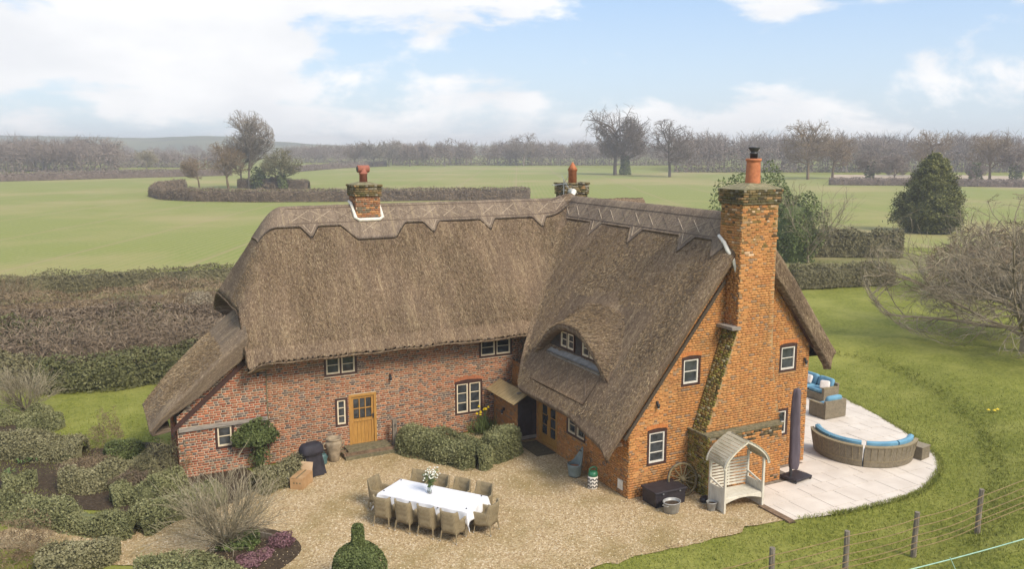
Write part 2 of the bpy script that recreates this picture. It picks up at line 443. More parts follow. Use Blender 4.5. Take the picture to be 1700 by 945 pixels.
# distant hills
def ridge(name, dist, pts, depth, mat):
    xs = np.linspace(pts[0][0], pts[-1][0], 90); hs = np.interp(xs, [p[0] for p in pts], [p[1] for p in pts])
    prof = [(0, 0), (.2, .35), (.4, .75), (.55, 1), (.75, .8), (1, 0)]
    V = []
    for x, h in zip(xs, hs):
        for k, (d, f) in enumerate(prof):
            p = A(x, dist + d * depth); V.append((p[0], p[1], max(-.5, h * f + (rng.normal(0, .3) if f > .3 else 0))))
    return tag(link(name, newmesh(name, np.array(V), grid_faces(len(xs), len(prof)), smooth=True), mat), kind='structure')
surf('hill_grass', (.05, .06, .03), (.15, .15, .07), .012, .95, 'POS', 0)
ridge('hills', 900, [(-500, 0), (-200, 21), (0, 22.5), (130, 21), (250, 19), (330, 22.5), (380, 21), (470, 14), (560, 9), (700, 6), (900, 0)], 420, MATS['hill_grass'])

# patio: paving slabs, each its own piece
surf('slab', (.58, .51, .44), (.68, .61, .535), 1.2, .85, 'POS', .12, .004)
surf('slab_joint', (.17, .14, .11), (.26, .22, .17), 6, .95, 'POS', .3)
pat = [np.asarray(p, float)[:2] for p in [(17.3, 17.95), (17.35, 16.75), (19.07, 16.5), (21.2, 16.42), (22.4, 16.55), (23.5, 16.98), (24.75, 17.7), (25.75, 18.8), (26.75, 20.9), (27.45, 22.95), (27.85, 24.4), (28.2, 27.5), (28.2, 32), (21.2, 32), (21.2, 19.65), (19.3, 19.65), (19.3, 18.9)]]
pat_out = [pat[0], pat[1]] + [np.array(p) for p in smooth_closed(pat[2:12] + [np.array((28.2, 40.)), np.array((10., 40.)), np.array((10., 16.6))], 6)[0:60]] + pat[12:]
def clip_poly(poly, cl):
    """Sutherland-Hodgman: clip poly by the convex polygon cl (counter-clockwise)."""
    out = list(poly)
    for i in range(len(cl)):
        a, b = cl[i], cl[(i + 1) % len(cl)]; inp = out; out = []
        if not inp: break
        side = lambda p: (b[0] - a[0]) * (p[1] - a[1]) - (b[1] - a[1]) * (p[0] - a[0])
        for j in range(len(inp)):
            p, q = inp[j], inp[(j + 1) % len(inp)]; sp_, sq = side(p), side(q)
            if sp_ >= 0: out.append(p)
            if (sp_ >= 0) != (sq >= 0):
                t = sp_ / (sp_ - sq); out.append((p[0] + (q[0] - p[0]) * t, p[1] + (q[1] - p[1]) * t))
    return out
edge = [tuple(p) for p in smooth_closed(pat[1:12] + [np.array((28.2, 40.)), np.array((12., 40.)), np.array((12., 17.2))], 6)[3:61]]
convex = [(17.34, 16.8)] + [e for e in edge if e[1] < 31] + [(28.2, 32), (17.34, 32)]
# keep it convex
def hull(P):
    P = sorted(set((round(a, 4), round(b, 4)) for a, b in P))
    def half(P):
        H = []
        for p in P:
            while len(H) > 1 and (H[-1][0] - H[-2][0]) * (p[1] - H[-2][1]) - (H[-1][1] - H[-2][1]) * (p[0] - H[-2][0]) <= 0: H.pop()
            H.append(p)
        return H
    a = half(P); b = half(P[::-1]); return a[:-1] + b[:-1]
HULL = hull(convex)
patio = flat_sheet('patio', [(p[0], p[1]) for p in HULL], .006, MATS['slab_joint'])
yy = 16.3; row = 0
while yy < 31.5:
    hgt = [.6, .9, .6, .6, .9][row % 5]
    xx = 17.3 - [0, .35, .6, .15][row % 4]
    while xx < 28.4:
        wid = random.choice([.6, .9, .9, 1.2]) if hgt > .7 else random.choice([.6, .9, .6, 1.2])
        r = [(xx + .009, yy + .009), (xx + wid - .009, yy + .009), (xx + wid - .009, yy + hgt - .009), (xx + .009, yy + hgt - .009)]
        r = clip_poly(r, HULL)
        cxm, cym = xx + wid / 2, yy + hgt / 2
        inhouse = (cxm < 21.0 and cym > 20.2) or (cxm < 19.2 and cym > 19.2) or (cxm < 17.9 and cym > 18.2)
        if len(r) > 2 and not inhouse:
            ar = abs(sum(r[i][0] * r[(i + 1) % len(r)][1] - r[(i + 1) % len(r)][0] * r[i][1] for i in range(len(r)))) / 2
            if ar > .01:
                n = len(r); h = .026 + random.uniform(-.003, .003)
                V = [(a, b, .001) for a, b in r] + [(a, b, h) for a, b in r]
                F = [tuple(range(n, 2 * n))] + [(i, (i + 1) % n, (i + 1) % n + n, i + n) for i in range(n)]
                link('slab', newmesh('slab', V, F), MATS['slab'], patio)
        xx += wid
    yy += hgt; row += 1
# brick edging between gravel and patio
surf('edging_brick', (.13, .085, .05), (.24, .155, .095), 5, .95, 'POS', .4)
bm_e = MB().box((0, 0, .02), (.1, .21, .05)).mesh('edging_brick', MATS['edging_brick'])
edging = MB().box((17.23, 17.3, .003), (.22, 1.3, .006)).build('edging', MATS['soil']); tag(edging, kind='structure')
edging.name = 'path'
for i in range(11):
    link('brick', bm_e, None, edging, (17.2, 16.75 + i * .112, .006), (0, 0, math.pi / 2))

# ================================================================== THE COTTAGE
YF, YG, XW = 27.84, 20.1, 14.0
ROOT = Vector((10, 27.84, 0))
cot = thing('thatched_cottage', 'brick cottage with long thatched roof and tall gable chimney', 'cottage', ROOT)
def hpart(o, parent=None):
    """Meshes given in world coordinates become children of the cottage."""
    o.parent = parent or cot
    if parent is None: o.location = Vector(o.location) - ROOT
    return o
def smin(a, b, k):
    h = np.clip(.5 + .5 * (b - a) / k, 0, 1); return b * (1 - h) + a * h - k * h * (1 - h)
def smax(a, b, k): return -smin(-a, -b, k)
YR, XR = 30.85, 18.0
def z_mainY(y): return 8.36 - 1.25 * (np.sqrt((y - YR) ** 2 + .03) - .1)
def z_main(x, y):
    return smin(z_mainY(y), 5.12 + 1.95 * (x - 4.3), .9)
def z_wing0(x):
    return smin(2.85 + 1.26 * (x - 13.7), 8.66 - 1.254 * (x - XR), .45)
def z_wing(x, y):
    z = z_wing0(x)
    return np.where(y > YR, smin(z, z_mainY(y) + .02, .25), z)
K = .9
def zm_b(x, y):
    return smax(z_main(x, y), z_wing(x, y), K * np.clip((y - 26.2) / 3, .15, 1))
def undul(x, y, s):
    r = np.random.default_rng(s); z = 0
    for _ in range(14):
        k = r.normal(0, 2.2, 2); z = z + np.sin(x * k[0] + y * k[1] + r.uniform(0, 6.28))
    return z * .0065
def shell(nu, nv, P, UV, sides, under, rings, name, mat, keep=None, seed=1, tf=None):
    """Grid P (nu,nv,3) closed along the chosen sides by a rounded thatch edge that turns under."""
    V = P.reshape(-1, 3); F = grid_faces(nu, nv)
    if keep is not None:
        k = keep.reshape(-1); F = F[k[F].any(1)]
    uv = UV.reshape(-1, 2)
    idx = np.arange(nu * nv).reshape(nu, nv)
    chain = []; nor = []
    for s in sides:
        if s == 'u0': ids = idx[0, :]
        if s == 'u0r': ids = idx[0, ::-1]
        if s == 'u1': ids = idx[-1, :]
        if s == 'u1r': ids = idx[-1, ::-1]
        if s == 'v0': ids = idx[:, 0]
        if s == 'v0r': ids = idx[::-1, 0]
        if s == 'v1': ids = idx[:, -1]
        if s == 'v1r': ids = idx[::-1, -1]
        ids = list(ids)
        if chain and chain[-1] == ids[0]: ids = ids[1:]
        chain += ids
    C = V[chain]
    T = np.gradient(C[:, :2], axis=0); T /= np.linalg.norm(T, axis=1)[:, None] + 1e-9
    N = np.stack([T[:, 1], -T[:, 0]], -1)
    ctr = V[:, :2].mean(0)
    if ((C[:, :2] - ctr) * N).sum() < 0: N = -N
    for _ in range(2):
        N[1:-1] = (N[:-2] + N[1:-1] * 2 + N[2:]) / 4; N /= np.linalg.norm(N, axis=1)[:, None]
    allV = [V]; allUV = [uv]; prev = np.array(chain); base = len(V); Fs = [F]; m = len(chain)
    for j, (o, dn) in enumerate(rings):
        q = np.empty((m, 3)); q[:, :2] = C[:, :2] + N * o
        if True:
            q[:, 2] = C[:, 2] - dn * (1 if tf is None else tf(C, N))
            if tf is not None: o_ = np.where((C[:, 1] < 20.25) & (np.abs(N[:, 1]) < .8), max(o, -.12), o); q[:, :2] = C[:, :2] + N * o_[:, None]; o = o_
            if tf is not None: q[:, :2] = C[:, :2] + N * np.where(np.abs(N[:, 1]) > .8, np.maximum(o, -.03) if len(rings) > j + 1 else -.30, o)[:, None]
        allV.append(q); allUV.append(uv[chain] + np.array([[dn * 1.3, dn * .4 + .02 * j]]))
        cur = np.arange(base, base + m); base += m
        Fs.append(np.stack([prev[:-1], prev[1:], cur[1:], cur[:-1]], -1)); prev = cur
    V = np.concatenate(allV); F = np.concatenate(Fs); uv = np.concatenate(allUV)
    r = np.random.default_rng(seed)
    V[:, 2] += undul(V[:, 0], V[:, 1], seed) + r.normal(0, .007, len(V))
    V[:, 0] += r.normal(0, .004, len(V)); V[:, 1] += r.normal(0, .004, len(V))
    return hpart(link(name, newmesh(name, V, F, uv=uv, smooth=True), mat))
EAVE = [(.025, .025), (.01, .07), (-.08, .10), (-.28, .12), (-.86, .13)]
# main range
us = np.arange(4.30, 18.06, .085); vs = np.concatenate([np.arange(26.99, 34.3, .085)])
Xg, Yg_ = np.meshgrid(us, vs, indexing='ij')
corner = np.clip((5.0 - Xg) / .7, 0, 1) ** 2 * np.clip((27.9 - Yg_) / .9, 0, 1) ** 2
Zg = zm_b(Xg, Yg_) - .25 * corner
zw, zm = z_wing(Xg, Yg_), z_main(Xg, Yg_)
Zg = np.where(zw > zm, Zg - .015, Zg)
Zg = np.where((Yg_ < 27.3), np.where(zw > zm + .0, Zg - .2, Zg), Zg)
uvm = np.stack([Xg, (Yg_) * 1.6], -1)
shell(len(us), len(vs), np.stack([Xg, Yg_, Zg], -1), uvm, ['v1r', 'u0r', 'v0'], z_main, EAVE, 'roof', MATS['thatch'], keep=(zw < zm + .12), seed=11)
# wing towards the camera
vy = np.arange(19.72, 34.35, .085)
def xe(y): return 12.92 + .25 * np.clip((y - 19.7) / 2.5, 0, 1) + 1.45 * np.clip((y - 25.6) / 1.75, 0, 1) ** 1.4
nx = 104
S = np.linspace(0, 1, nx)
Yw = np.repeat(vy[:, None], nx, 1); Xw = xe(vy)[:, None] * (1 - S) + 21.82 * S
Zw = smax(z_wing(Xw, Yw), z_main(Xw, Yw), K * np.clip((Yw - 26.2) / 3, .15, 1))
Zw = np.where((Yw > YR) & (Xw > 17.9), z_wing(Xw, Yw), Zw)
roll = np.clip((20.15 - Yw) / .45, 0, 1)
Zw -= np.where(Xw < 18, .20, .03) * roll ** 2
zw2, zm2 = z_wing(Xw, Yw), z_main(Xw, Yw)
keepw = ((zm2 < zw2 + .10) | (Xw > 17.9)) & ~((Xw < 17.85) & (Yw > YR))
shell(len(vy), nx, np.stack([Xw, Yw, Zw], -1), np.stack([Yw + 40, Xw * 1.6], -1), ['v0r', 'u0', 'v1'], lambda x, y: z_wing0(x), [(.03, .03), (.03, .09), (-.02, .17), (-.12, .24), (-.25, .28), (-.9, .30)], 'roof', MATS['thatch'], keep=keepw, seed=12, tf=lambda C, N: np.where(np.abs(N[:, 1]) > .8, np.where(C[:, 0] < 18, 1.1, 2.7), 1.0))
# lean-to roof at the left end
uy = np.arange(27.45, 30.75, .085); nn = 50
Xl = np.linspace(1.30, 4.46, nn)
Yl = np.repeat(uy[:, None], nn, 1); xm_ = np.where(uy < 28.15, 4.42, 4.42 + .62 * np.clip((uy - 28.15) / .5, 0, 1)); XL = 1.40 + (xm_[:, None] - 1.40) * np.linspace(0, 1, nn)[None, :]
def z_lean(x, y): return 4.72 - .93 * (4.35 - x) + .16 * np.sin(np.pi * np.clip((x - 1.2) / 3.4, 0, 1)) - .10 * np.clip((2.4 - x), 0, 1) ** 2 - .12 * np.clip((y - 30.0) / .7, 0, 1) ** 2
ZL = z_lean(XL, Yl) - (.08 + .18 * np.clip((XL - 1.4) / 1.2, 0, 1)) * np.clip((28.1 - Yl) / .65, 0, 1) ** 2
shell(len(uy), nn, np.stack([XL, Yl, ZL], -1), np.stack([Yl + 80, XL * 1.5], -1), ['u1r', 'v0r', 'u0'], z_lean, [(.03, .03), (.04, .09), (.03, .2), (.0, .38), (-.05, .56), (-.10, .62), (-.6, .63)], 'roof', MATS['thatch_lean'], seed=13, tf=lambda C, N: np.where(np.abs(N[:, 1]) > .8, .40 + .60 * np.clip((C[:, 0] - 1.7) / 1.5, 0, 1), .35))
# mortar-thatch saddle where the lean-to meets the half hip
def patch(name, Pf, nu, nv, mat, thick=.09, uvs=(1, 1), parent=None, jitter=.004):
    """A quilted layer of thatch on top of the roof: Pf(u,v)->(x,y,z), edges turned down."""
    U, Vv = np.meshgrid(np.linspace(0, 1, nu), np.linspace(0, 1, nv), indexing='ij')
    x, y, z = Pf(U, Vv); top = np.stack([x, y, z + thick], -1)
    top[..., 2] += rng.normal(0, jitter, top.shape[:2])
    idx = np.arange(nu * nv).reshape(nu, nv); F = grid_faces(nu, nv)
    loop = list(idx[:, 0]) + list(idx[-1, 1:]) + list(idx[-2::-1, -1]) + list(idx[0, -2:0:-1])
    bot = top.reshape(-1, 3)[loop].copy(); bot[:, 2] -= thick + .05
    V = np.concatenate([top.reshape(-1, 3), bot]); m = len(loop); b = nu * nv
    L = np.array(loop); F2 = np.stack([L, np.roll(L, -1), b + (np.arange(m) + 1) % m, b + np.arange(m)], -1)
    uv = np.concatenate([np.stack([U * uvs[0], Vv * uvs[1]], -1).reshape(-1, 2)] + [np.stack([U * uvs[0], Vv * uvs[1]], -1).reshape(-1, 2)[loop]])
    o = link(name, newmesh(name, V, np.concatenate([F, F2]), uv=uv, smooth=False), mat)
    return hpart(o, parent)
# ridge caps with cut points
def e_main(x):
    e = np.full_like(x, .70)
    for c in (7.15, 11.75, 14.1, 16.4):
        e = np.maximum(e, .70 + np.clip(.32 - np.abs(x - c) * 1.0, 0, None))
    e = np.maximum(e, np.clip(.70 + .40 * np.clip((1.22 - np.abs(x - 9.5)) / .5, 0, 1), .70, 1.10))
    return e
def capM(u, v):
    x = 5.35 + (17.75 - 5.35) * u; d = -.55 + (e_main(x) + .55) * v; y = YR - d
    return x, y, zm_b(x, y)
cap_main = patch('ridge_cap', capM, 330, 16, MATS['thatch_ridge'], .065, (12.4, 1.6))
def e_wing(y):
    e = np.full_like(y, .60)
    for c in (20.4, 22.05, 24.85, 27.5):
        e = np.maximum(e, .60 + np.clip(.40 - np.abs(y - c) * 1.0, 0, None))
    return e
def capW(u, v):
    y = 20.15 + (30.6 - 20.15) * u; d = -.5 + (e_wing(y) + .5) * v; x = XR - d
    return x, y, smax(z_wing(x, y), z_main(x, y), .4)
cap_wing = patch('ridge_cap', capW, 280, 16, MATS['thatch_ridge'], .07, (10.4, 1.6))
# hazel spars pinned over the caps
rod = MB().box((0, 0, 0), (1, 1, 1)).mesh('spar')
rodl, rodd = rod, rod.copy(); rodl.materials.append(MATS['spar']); rodd.materials.append(MATS['spar_dark'])
def spar(P0, P1, parent, me, w=.017):
    a, b = Vector(P0), Vector(P1); d = b - a
    o = link('spar', me, None, parent)
    M = Matrix.Translation((a + b) / 2 - ROOT) @ d.to_track_quat('Y', 'Z').to_matrix().to_4x4() @ Matrix.Diagonal((w, d.length, w, 1))
    o.matrix_basis = Matrix.Translation(Vector((0, 0, 0)) - (Vector(parent.location) if parent else Vector())) @ M
    return o
def capP(f, y_or_x, d, main):
    if main:
        x = np.array(y_or_x); y = np.array(YR - d); return (float(x), float(y), float(zm_b(x, y)) + .074)
    y = np.array(y_or_x); x = np.array(XR - d); return (float(x), float(y), float(smax(z_wing(x, y), z_main(x, y), .4)) + .079)
for main, t0, t1, cp in ((True, 5.7, 17.4, cap_main), (False, 20.7, 30.2, cap_wing)):
    t = t0; i = 0
    while t < t1:
        skip = main and abs(t + .4 - 9.45) < .75
        dd = .36 if skip else 0
        lo, hi = (.28 + dd, .56 + dd) if main else (.22, .48)
        spar(capP(0, t, lo, main), capP(0, t + .72, hi, main), cp, rodl)
        spar(capP(0, t + .05, hi, main), capP(0, t + .66, lo, main), cp, rodl if i % 3 else rodd)
        for dl in ((.18, .62) if main else (.12, .54)):
            spar(capP(0, t, dl, main), capP(0, t + .78, dl, main), cp, rodd, .022)
        t += .82; i += 1
    for c in ((7.15, 11.75, 14.1, 16.4) if main else (22.05, 24.85, 27.5)):
        k = .66 if main else .56
        spar(capP(0, c - .22, k, main), capP(0, c, k + .24, main), cp, rodl); spar(capP(0, c + .22, k, main), capP(0, c, k + .24, main), cp, rodl)
# eyebrow dormer
YD, HW = 23.75, 2.3
def eye_top(y): return 3.25 + 1.40 * (1 - np.clip(np.abs(y - YD) / HW, 0, 1.35) ** 2.1)
def hoodP(u, v):
    y = YD - HW * 1.25 + 2 * HW * 1.25 * u; x = 14.02 + 2.1 * v
    h = eye_top(y) + .30 * (x - 14.02) + .02; wv = z_wing0(x)
    z = smax(h, wv, .55)
    return x, y, np.where(wv - h > .50, wv - .03, z) - .05 * (1 - v) ** 6
U, Vv = np.meshgrid(np.linspace(0, 1, 70), np.linspace(0, 1, 26), indexing='ij')
hx, hy, hz = hoodP(U, Vv); hz = np.asarray(hz, float)
shell(70, 26, np.stack([hx, hy, hz], -1), np.stack([hy + 40, hx * 1.6], -1), ['v0'], lambda x, y: eye_top(y), [(.02, .03), (.03, .08), (.02, .15), (-.04, .2), (-.42, .2)], 'dormer_hood', MATS['thatch'], seed=14)
ys = np.linspace(YD - HW * .92, YD + HW * .92, 40)
dw = MB(); n = len(ys)
V = [(14.34, y, float(z_wing0(np.array(14.34))) - .3) for y in ys] + [(14.34, y, max(float(eye_top(np.array(y))) + .02, 3.3)) for y in ys]
dw.add(V, [(i, i + 1, n + i + 1, n + i) for i in range(n - 1)])
dwall = hpart(dw.build('dormer_wall', MATS['weatherboard']))
for k in range(6):
    zz = 3.62 + k * .17
    hw = HW * (max(0, 1 - (zz + .14 - 3.25) / 1.40)) ** (1 / 2.3) if zz + .14 < 4.62 else 0
    if hw > .2:
        MB().box((14.325, YD, zz + .08), (.025, 2 * hw - .06, .15), M=Matrix.Rotation(math.radians(5), 3, 'Y')).build('board', MATS['weatherboard'], dwall)
patch('lead_sill', lambda u, v: (14.06 + .30 * v, 21.95 + 3.35 * u, 3.42 + .17 * v + .0 * u), 12, 4, MATS['lead'], .03)
apron = patch('apron_thatch', lambda u, v: (13.42 + .66 * v, 21.8 + 3.5 * u, z_wing0(13.42 + .66 * v)), 60, 10, MATS['thatch'], .05, (3.5, 1.1))
for i in range(6):
    yb = 21.95 + i * .56
    za = lambda x: float(z_wing0(np.array(x))) + .057
    spar((13.58, yb, za(13.58)), (13.9, yb + .5, za(13.9)), apron, rodd); spar((13.9, yb, za(13.9)), (13.58, yb + .5, za(13.58)), apron, rodd)

# ---- brickwork
BV, BC, BCEN, BSIZE, BFR = [], [], [], [], []
def brick_wall(O, U, Vd, N, w, h, inside, openings, pal, course=.0755, proud=.008, seed=0, head=.42, joint=.010, start=0.0):
    O, U, Vd, N = (np.array(a, float) for a in (O, U, Vd, N))
    r = np.random.default_rng(seed); row = 0; z = start
    while z < h:
        u = -r.uniform(0, .05) - (.169 if row % 2 else 0) - (.1 if r.random() < .2 else 0); k = 0
        z1 = min(z + course - joint, h)
        while u < w:
            L = .103 if k % 2 else .215
            a, b = max(u, 0), min(u + L, w); u += L + joint; k += 1
            segs = [(a, b)]
            for (p, q, c, d) in openings:
                if z1 > c + .01 and z < d - .01:
                    ns = []
                    for (s, t) in segs:
                        if t <= p or s >= q: ns.append((s, t))
                        else:
                            if s < p: ns.append((s, p))
                            if t > q: ns.append((q, t))
                    segs = ns
            for (s, t) in segs:
                if t - s < .03: continue
                if inside is not None and not inside((s + t) / 2, (z + z1) / 2): continue
                header = L < .15
                e = proud + r.uniform(-.003, .004); j = r.uniform(-.0025, .0025)
                col = pal(r, header, (s + t) / 2, (z + z1) / 2)
                x0, x1, y0, y1 = s, t, z + j, z1 + j
                c4 = [O + U * x0 + Vd * y0, O + U * x1 + Vd * y0, O + U * x1 + Vd * y1, O + U * x0 + Vd * y1]
                BV.append(c4 + [c + N * e for c in c4]); BC.append(col)
                BCEN.append(sum(c4) / 4); BSIZE.append((x1 - x0, y1 - y0, e)); BFR.append((U, Vd, N))
        z += course; row += 1
def pal_mix(cols, dark, pd_head, pd_str, var=.16):
    def f(r, header, u, z):
        c = np.array(dark[r.integers(len(dark))] if r.random() < (pd_head if header else pd_str) else cols[r.integers(len(cols))])
        return np.clip(c * (1 + r.normal(0, var)), .01, .9)
    return f
PAL_F = pal_mix([(.37, .155, .080), (.42, .185, .095), (.33, .145, .078), (.40, .205, .115), (.34, .13, .068)], [(.19, .132, .105), (.225, .155, .12), (.15, .112, .098)], .5, .14)
PAL_L = pal_mix([(.40, .135, .068), (.46, .175, .09), (.36, .12, .066), (.42, .19, .11)], [(.17, .13, .115), (.21, .155, .13)], .4, .14)
PAL_G = pal_mix([(.53, .245, .085), (.55, .262, .092), (.50, .228, .080), (.54, .270, .10), (.48, .212, .078)], [(.36, .22, .125), (.40, .25, .135), (.31, .20, .13)], .22, .05, .065)
PAL_M = pal_mix([(.17, .13, .06), (.12, .105, .045), (.22, .165, .085), (.29, .18, .085), (.105, .085, .045)], [(.07, .06, .04), (.26, .23, .17), (.32, .29, .23)], .22, .18)
PAL_S = pal_mix([(.25, .22, .055), (.20, .19, .04), (.32, .27, .085), (.34, .24, .09), (.18, .165, .045), (.28, .20, .07)], [(.12, .10, .045), (.33, .30, .18)], .2, .14)
def pal_stack(r, header, u, z):
    zz = z
    m = np.clip((zz - 7.1) / 1.4, 0, 1) * .66
    if r.random() < m: return PAL_M(r, header, u, z) * 1.35 * np.array([1.3, 1, .8])
    return PAL_G(r, header, u, z) * (1.0 - .25 * m)
def pal_plinth(r, header, u, z):
    if r.random() < np.clip((z - 1.35) / .4, 0, 1) * .8 + np.clip((.3 - z) / .3, 0, 1) * .35: return PAL_M(r, header, u, z)
    return PAL_G(r, header, u, z)

WINS = []   # (plane, u0, u1, z0, z1 ...) filled below
fac_open = [(6.91 - 5, 8.05 - 5, 2.74, 3.5), (12.65 - 5, 14.0 - 5, 2.74, 3.5), (11.67 - 5, 12.77 - 5, .69, 1.96), (7.24 - 5, 7.68 - 5, .93, 1.94), (7.72 - 5, 8.70 - 5, .05, 1.98)]
gab_open = [(15.84 - XW, 16.55 - XW, 3.24, 4.16), (19.76 - XW, 20.5 - XW, 3.21, 4.13), (14.64 - XW, 15.36 - XW, .92, 2.04), (19.75 - XW, 20.25 - XW, 1.05, 1.97)]
side_open = [(25.75 - 25.72, 25.75 - 24.38, .08, 2.0), (25.75 - 23.75, 25.75 - 22.55, .95, 2.0)]
lean_open = [(3.31 - 2.2, 3.90 - 2.2, .79, 1.6)]
lean_top = lambda u: 2.02 + .93 * u
gab_top = lambda u: min(2.45 + 1.26 * u, 8.66 - 1.254 * (u + XW - XR) - .45)
brick_wall((5.0, YF, 0), (1, 0, 0), (0, 0, 1), (0, -1, 0), 9.6, 3.75, None, fac_open, PAL_F, seed=1, joint=.0165)
brick_wall((2.2, YF - .02, 0), (1, 0, 0), (0, 0, 1), (0, -1, 0), 2.8, 4.1, lambda u, z: z < lean_top(u) and not (1.5 < z < 1.69), lean_open, PAL_L, seed=2, joint=.019, course=.080)
brick_wall((XW, 27.84, 0), (0, -1, 0), (0, 0, 1), (-1, 0, 0), 27.84 - YG, 2.55, None, [(a + 2.09, b + 2.09, c, d) for a, b, c, d in side_open], PAL_G, seed=3)
brick_wall((XW, YG, 0), (1, 0, 0), (0, 0, 1), (0, -1, 0), 7.05, 8.0, lambda u, z: z < gab_top(u), gab_open, PAL_G, seed=4)
brick_wall((21.05, YG, 0), (0, 1, 0), (0, 0, 1), (1, 0, 0), 8.0, 3.7, None, [], PAL_G, seed=5)
brick_wall((2.2, 30.5, 0), (0, -1, 0), (0, 0, 1), (-1, 0, 0), 30.5 - YF + .02, 1.7, None, [], PAL_L, seed=6)
# porch pier
brick_wall((13.24, 27.84, 0), (0, -1, 0), (0, 0, 1), (-1, 0, 0), 1.9, 1.62, None, [], PAL_G, seed=7)
brick_wall((13.24, 25.94, 0), (1, 0, 0), (0, 0, 1), (0, -1, 0), .12, 1.7, None, [], PAL_G, seed=8)
# gable stack: front face, left flank, shoulder, plinth
YS, YP = 19.45, 19.22
def st_l(z): return 17.40 if z > 5.0 else 16.32 + (17.40 - 16.32) * (z - 1.85) / (5.0 - 1.85)
def st_r(z): return 18.76 + .06 * np.clip((6.5 - z) / 2.5, 0, 1) if z > 4.0 else 18.82 + .45 * (4.0 - z) / 2.15
brick_wall((16.2, YS, 1.85), (1, 0, 0), (0, 0, 1), (0, -1, 0), 3.2, 6.9, lambda u, z: st_l(z + 1.85) + .04 < u + 16.2 < st_r(z + 1.85) - .04, [], lambda r, h, u, z: pal_stack(r, h, u, z + 1.85), seed=9)
brick_wall((17.40, 20.42, 5.0), (0, -1, 0), (0, 0, 1), (-1, 0, 0), .97, 3.75, None, [], lambda r, h, u, z: pal_stack(r, h, u, z + 5.0), seed=10)
brick_wall((18.76, YS, 6.2), (0, 1, 0), (0, 0, 1), (1, 0, 0), .97, 2.55, None, [], PAL_G, seed=11)
sl = np.array([17.40 - 16.32, 0, 5.0 - 1.85]); Ls = np.linalg.norm(sl); sl /= Ls
brick_wall((16.32, 20.1, 1.85), (0, -1, 0), sl, (-sl[2], 0, sl[0]), .65, Ls, None, [], PAL_S, seed=12, proud=.02)
brick_wall((16.17, YP, 0), (1, 0, 0), (0, 0, 1), (0, -1, 0), 2.98, 1.85, None, [], pal_plinth, seed=13)
brick_wall((16.17, 20.1, 0), (0, -1, 0), (0, 0, 1), (-1, 0, 0), 1.02, 1.9, None, [], PAL_S, seed=14)
brick_wall((19.15, YP, 0), (0, 1, 0), (0, 0, 1), (1, 0, 0), 1.02, 1.85, None, [], PAL_G, seed=15)
for k, (ov, z0) in enumerate([(.035, 8.74), (.07, 8.815), (.07, 8.89), (.05, 8.965), (.07, 9.04), (.09, 9.115)]):     # corbelled head
    x0, x1, y0, y1 = 17.40 - ov, 18.76 + ov, YS - ov, 20.42 + ov
    for (O, U, N, L) in (((x0, y0, z0), (1, 0, 0), (0, -1, 0), x1 - x0), ((x0, y1, z0), (0, -1, 0), (-1, 0, 0), y1 - y0), ((x1, y0, z0), (0, 1, 0), (1, 0, 0), y1 - y0), ((x1, y1, z0), (-1, 0, 0), (0, 1, 0), x1 - x0)):
        brick_wall(O, U, (0, 0, 1), N, L, .0755, None, [], PAL_M, seed=20 + k)
# left and rear chimneys
def chimney_bricks(x0, x1, y0, y1, z0, z1, seed, palc, palh, head=.42):
    for (ov, a, b, pl) in ((0, z0, z1 - head, palc), (.05, z1 - head, z1 - .08, palh), (.08, z1 - .08, z1, palh)):
        for (O, U, N, L) in (((x0 - ov, y0 - ov, a), (1, 0, 0), (0, -1, 0), x1 - x0 + 2 * ov), ((x0 - ov, y1 + ov, a), (0, -1, 0), (-1, 0, 0), y1 - y0 + 2 * ov), ((x1 + ov, y0 - ov, a), (0, 1, 0), (1, 0, 0), y1 - y0 + 2 * ov)):
            brick_wall(O, U, (0, 0, 1), N, L, b - a, None, [], pl, seed=seed)
PAL_C = pal_mix([(.42, .19, .07), (.50, .25, .10), (.34, .15, .07), (.26, .13, .07)], [(.14, .11, .07)], .3, .2)
chimney_bricks(8.93, 9.83, 30.35, 31.25, 7.2, 9.06, 31, PAL_C, PAL_M)
chimney_bricks(18.78, 19.90, 32.2, 33.0, 6.2, 8.87, 32, PAL_M, PAL_M, .5)

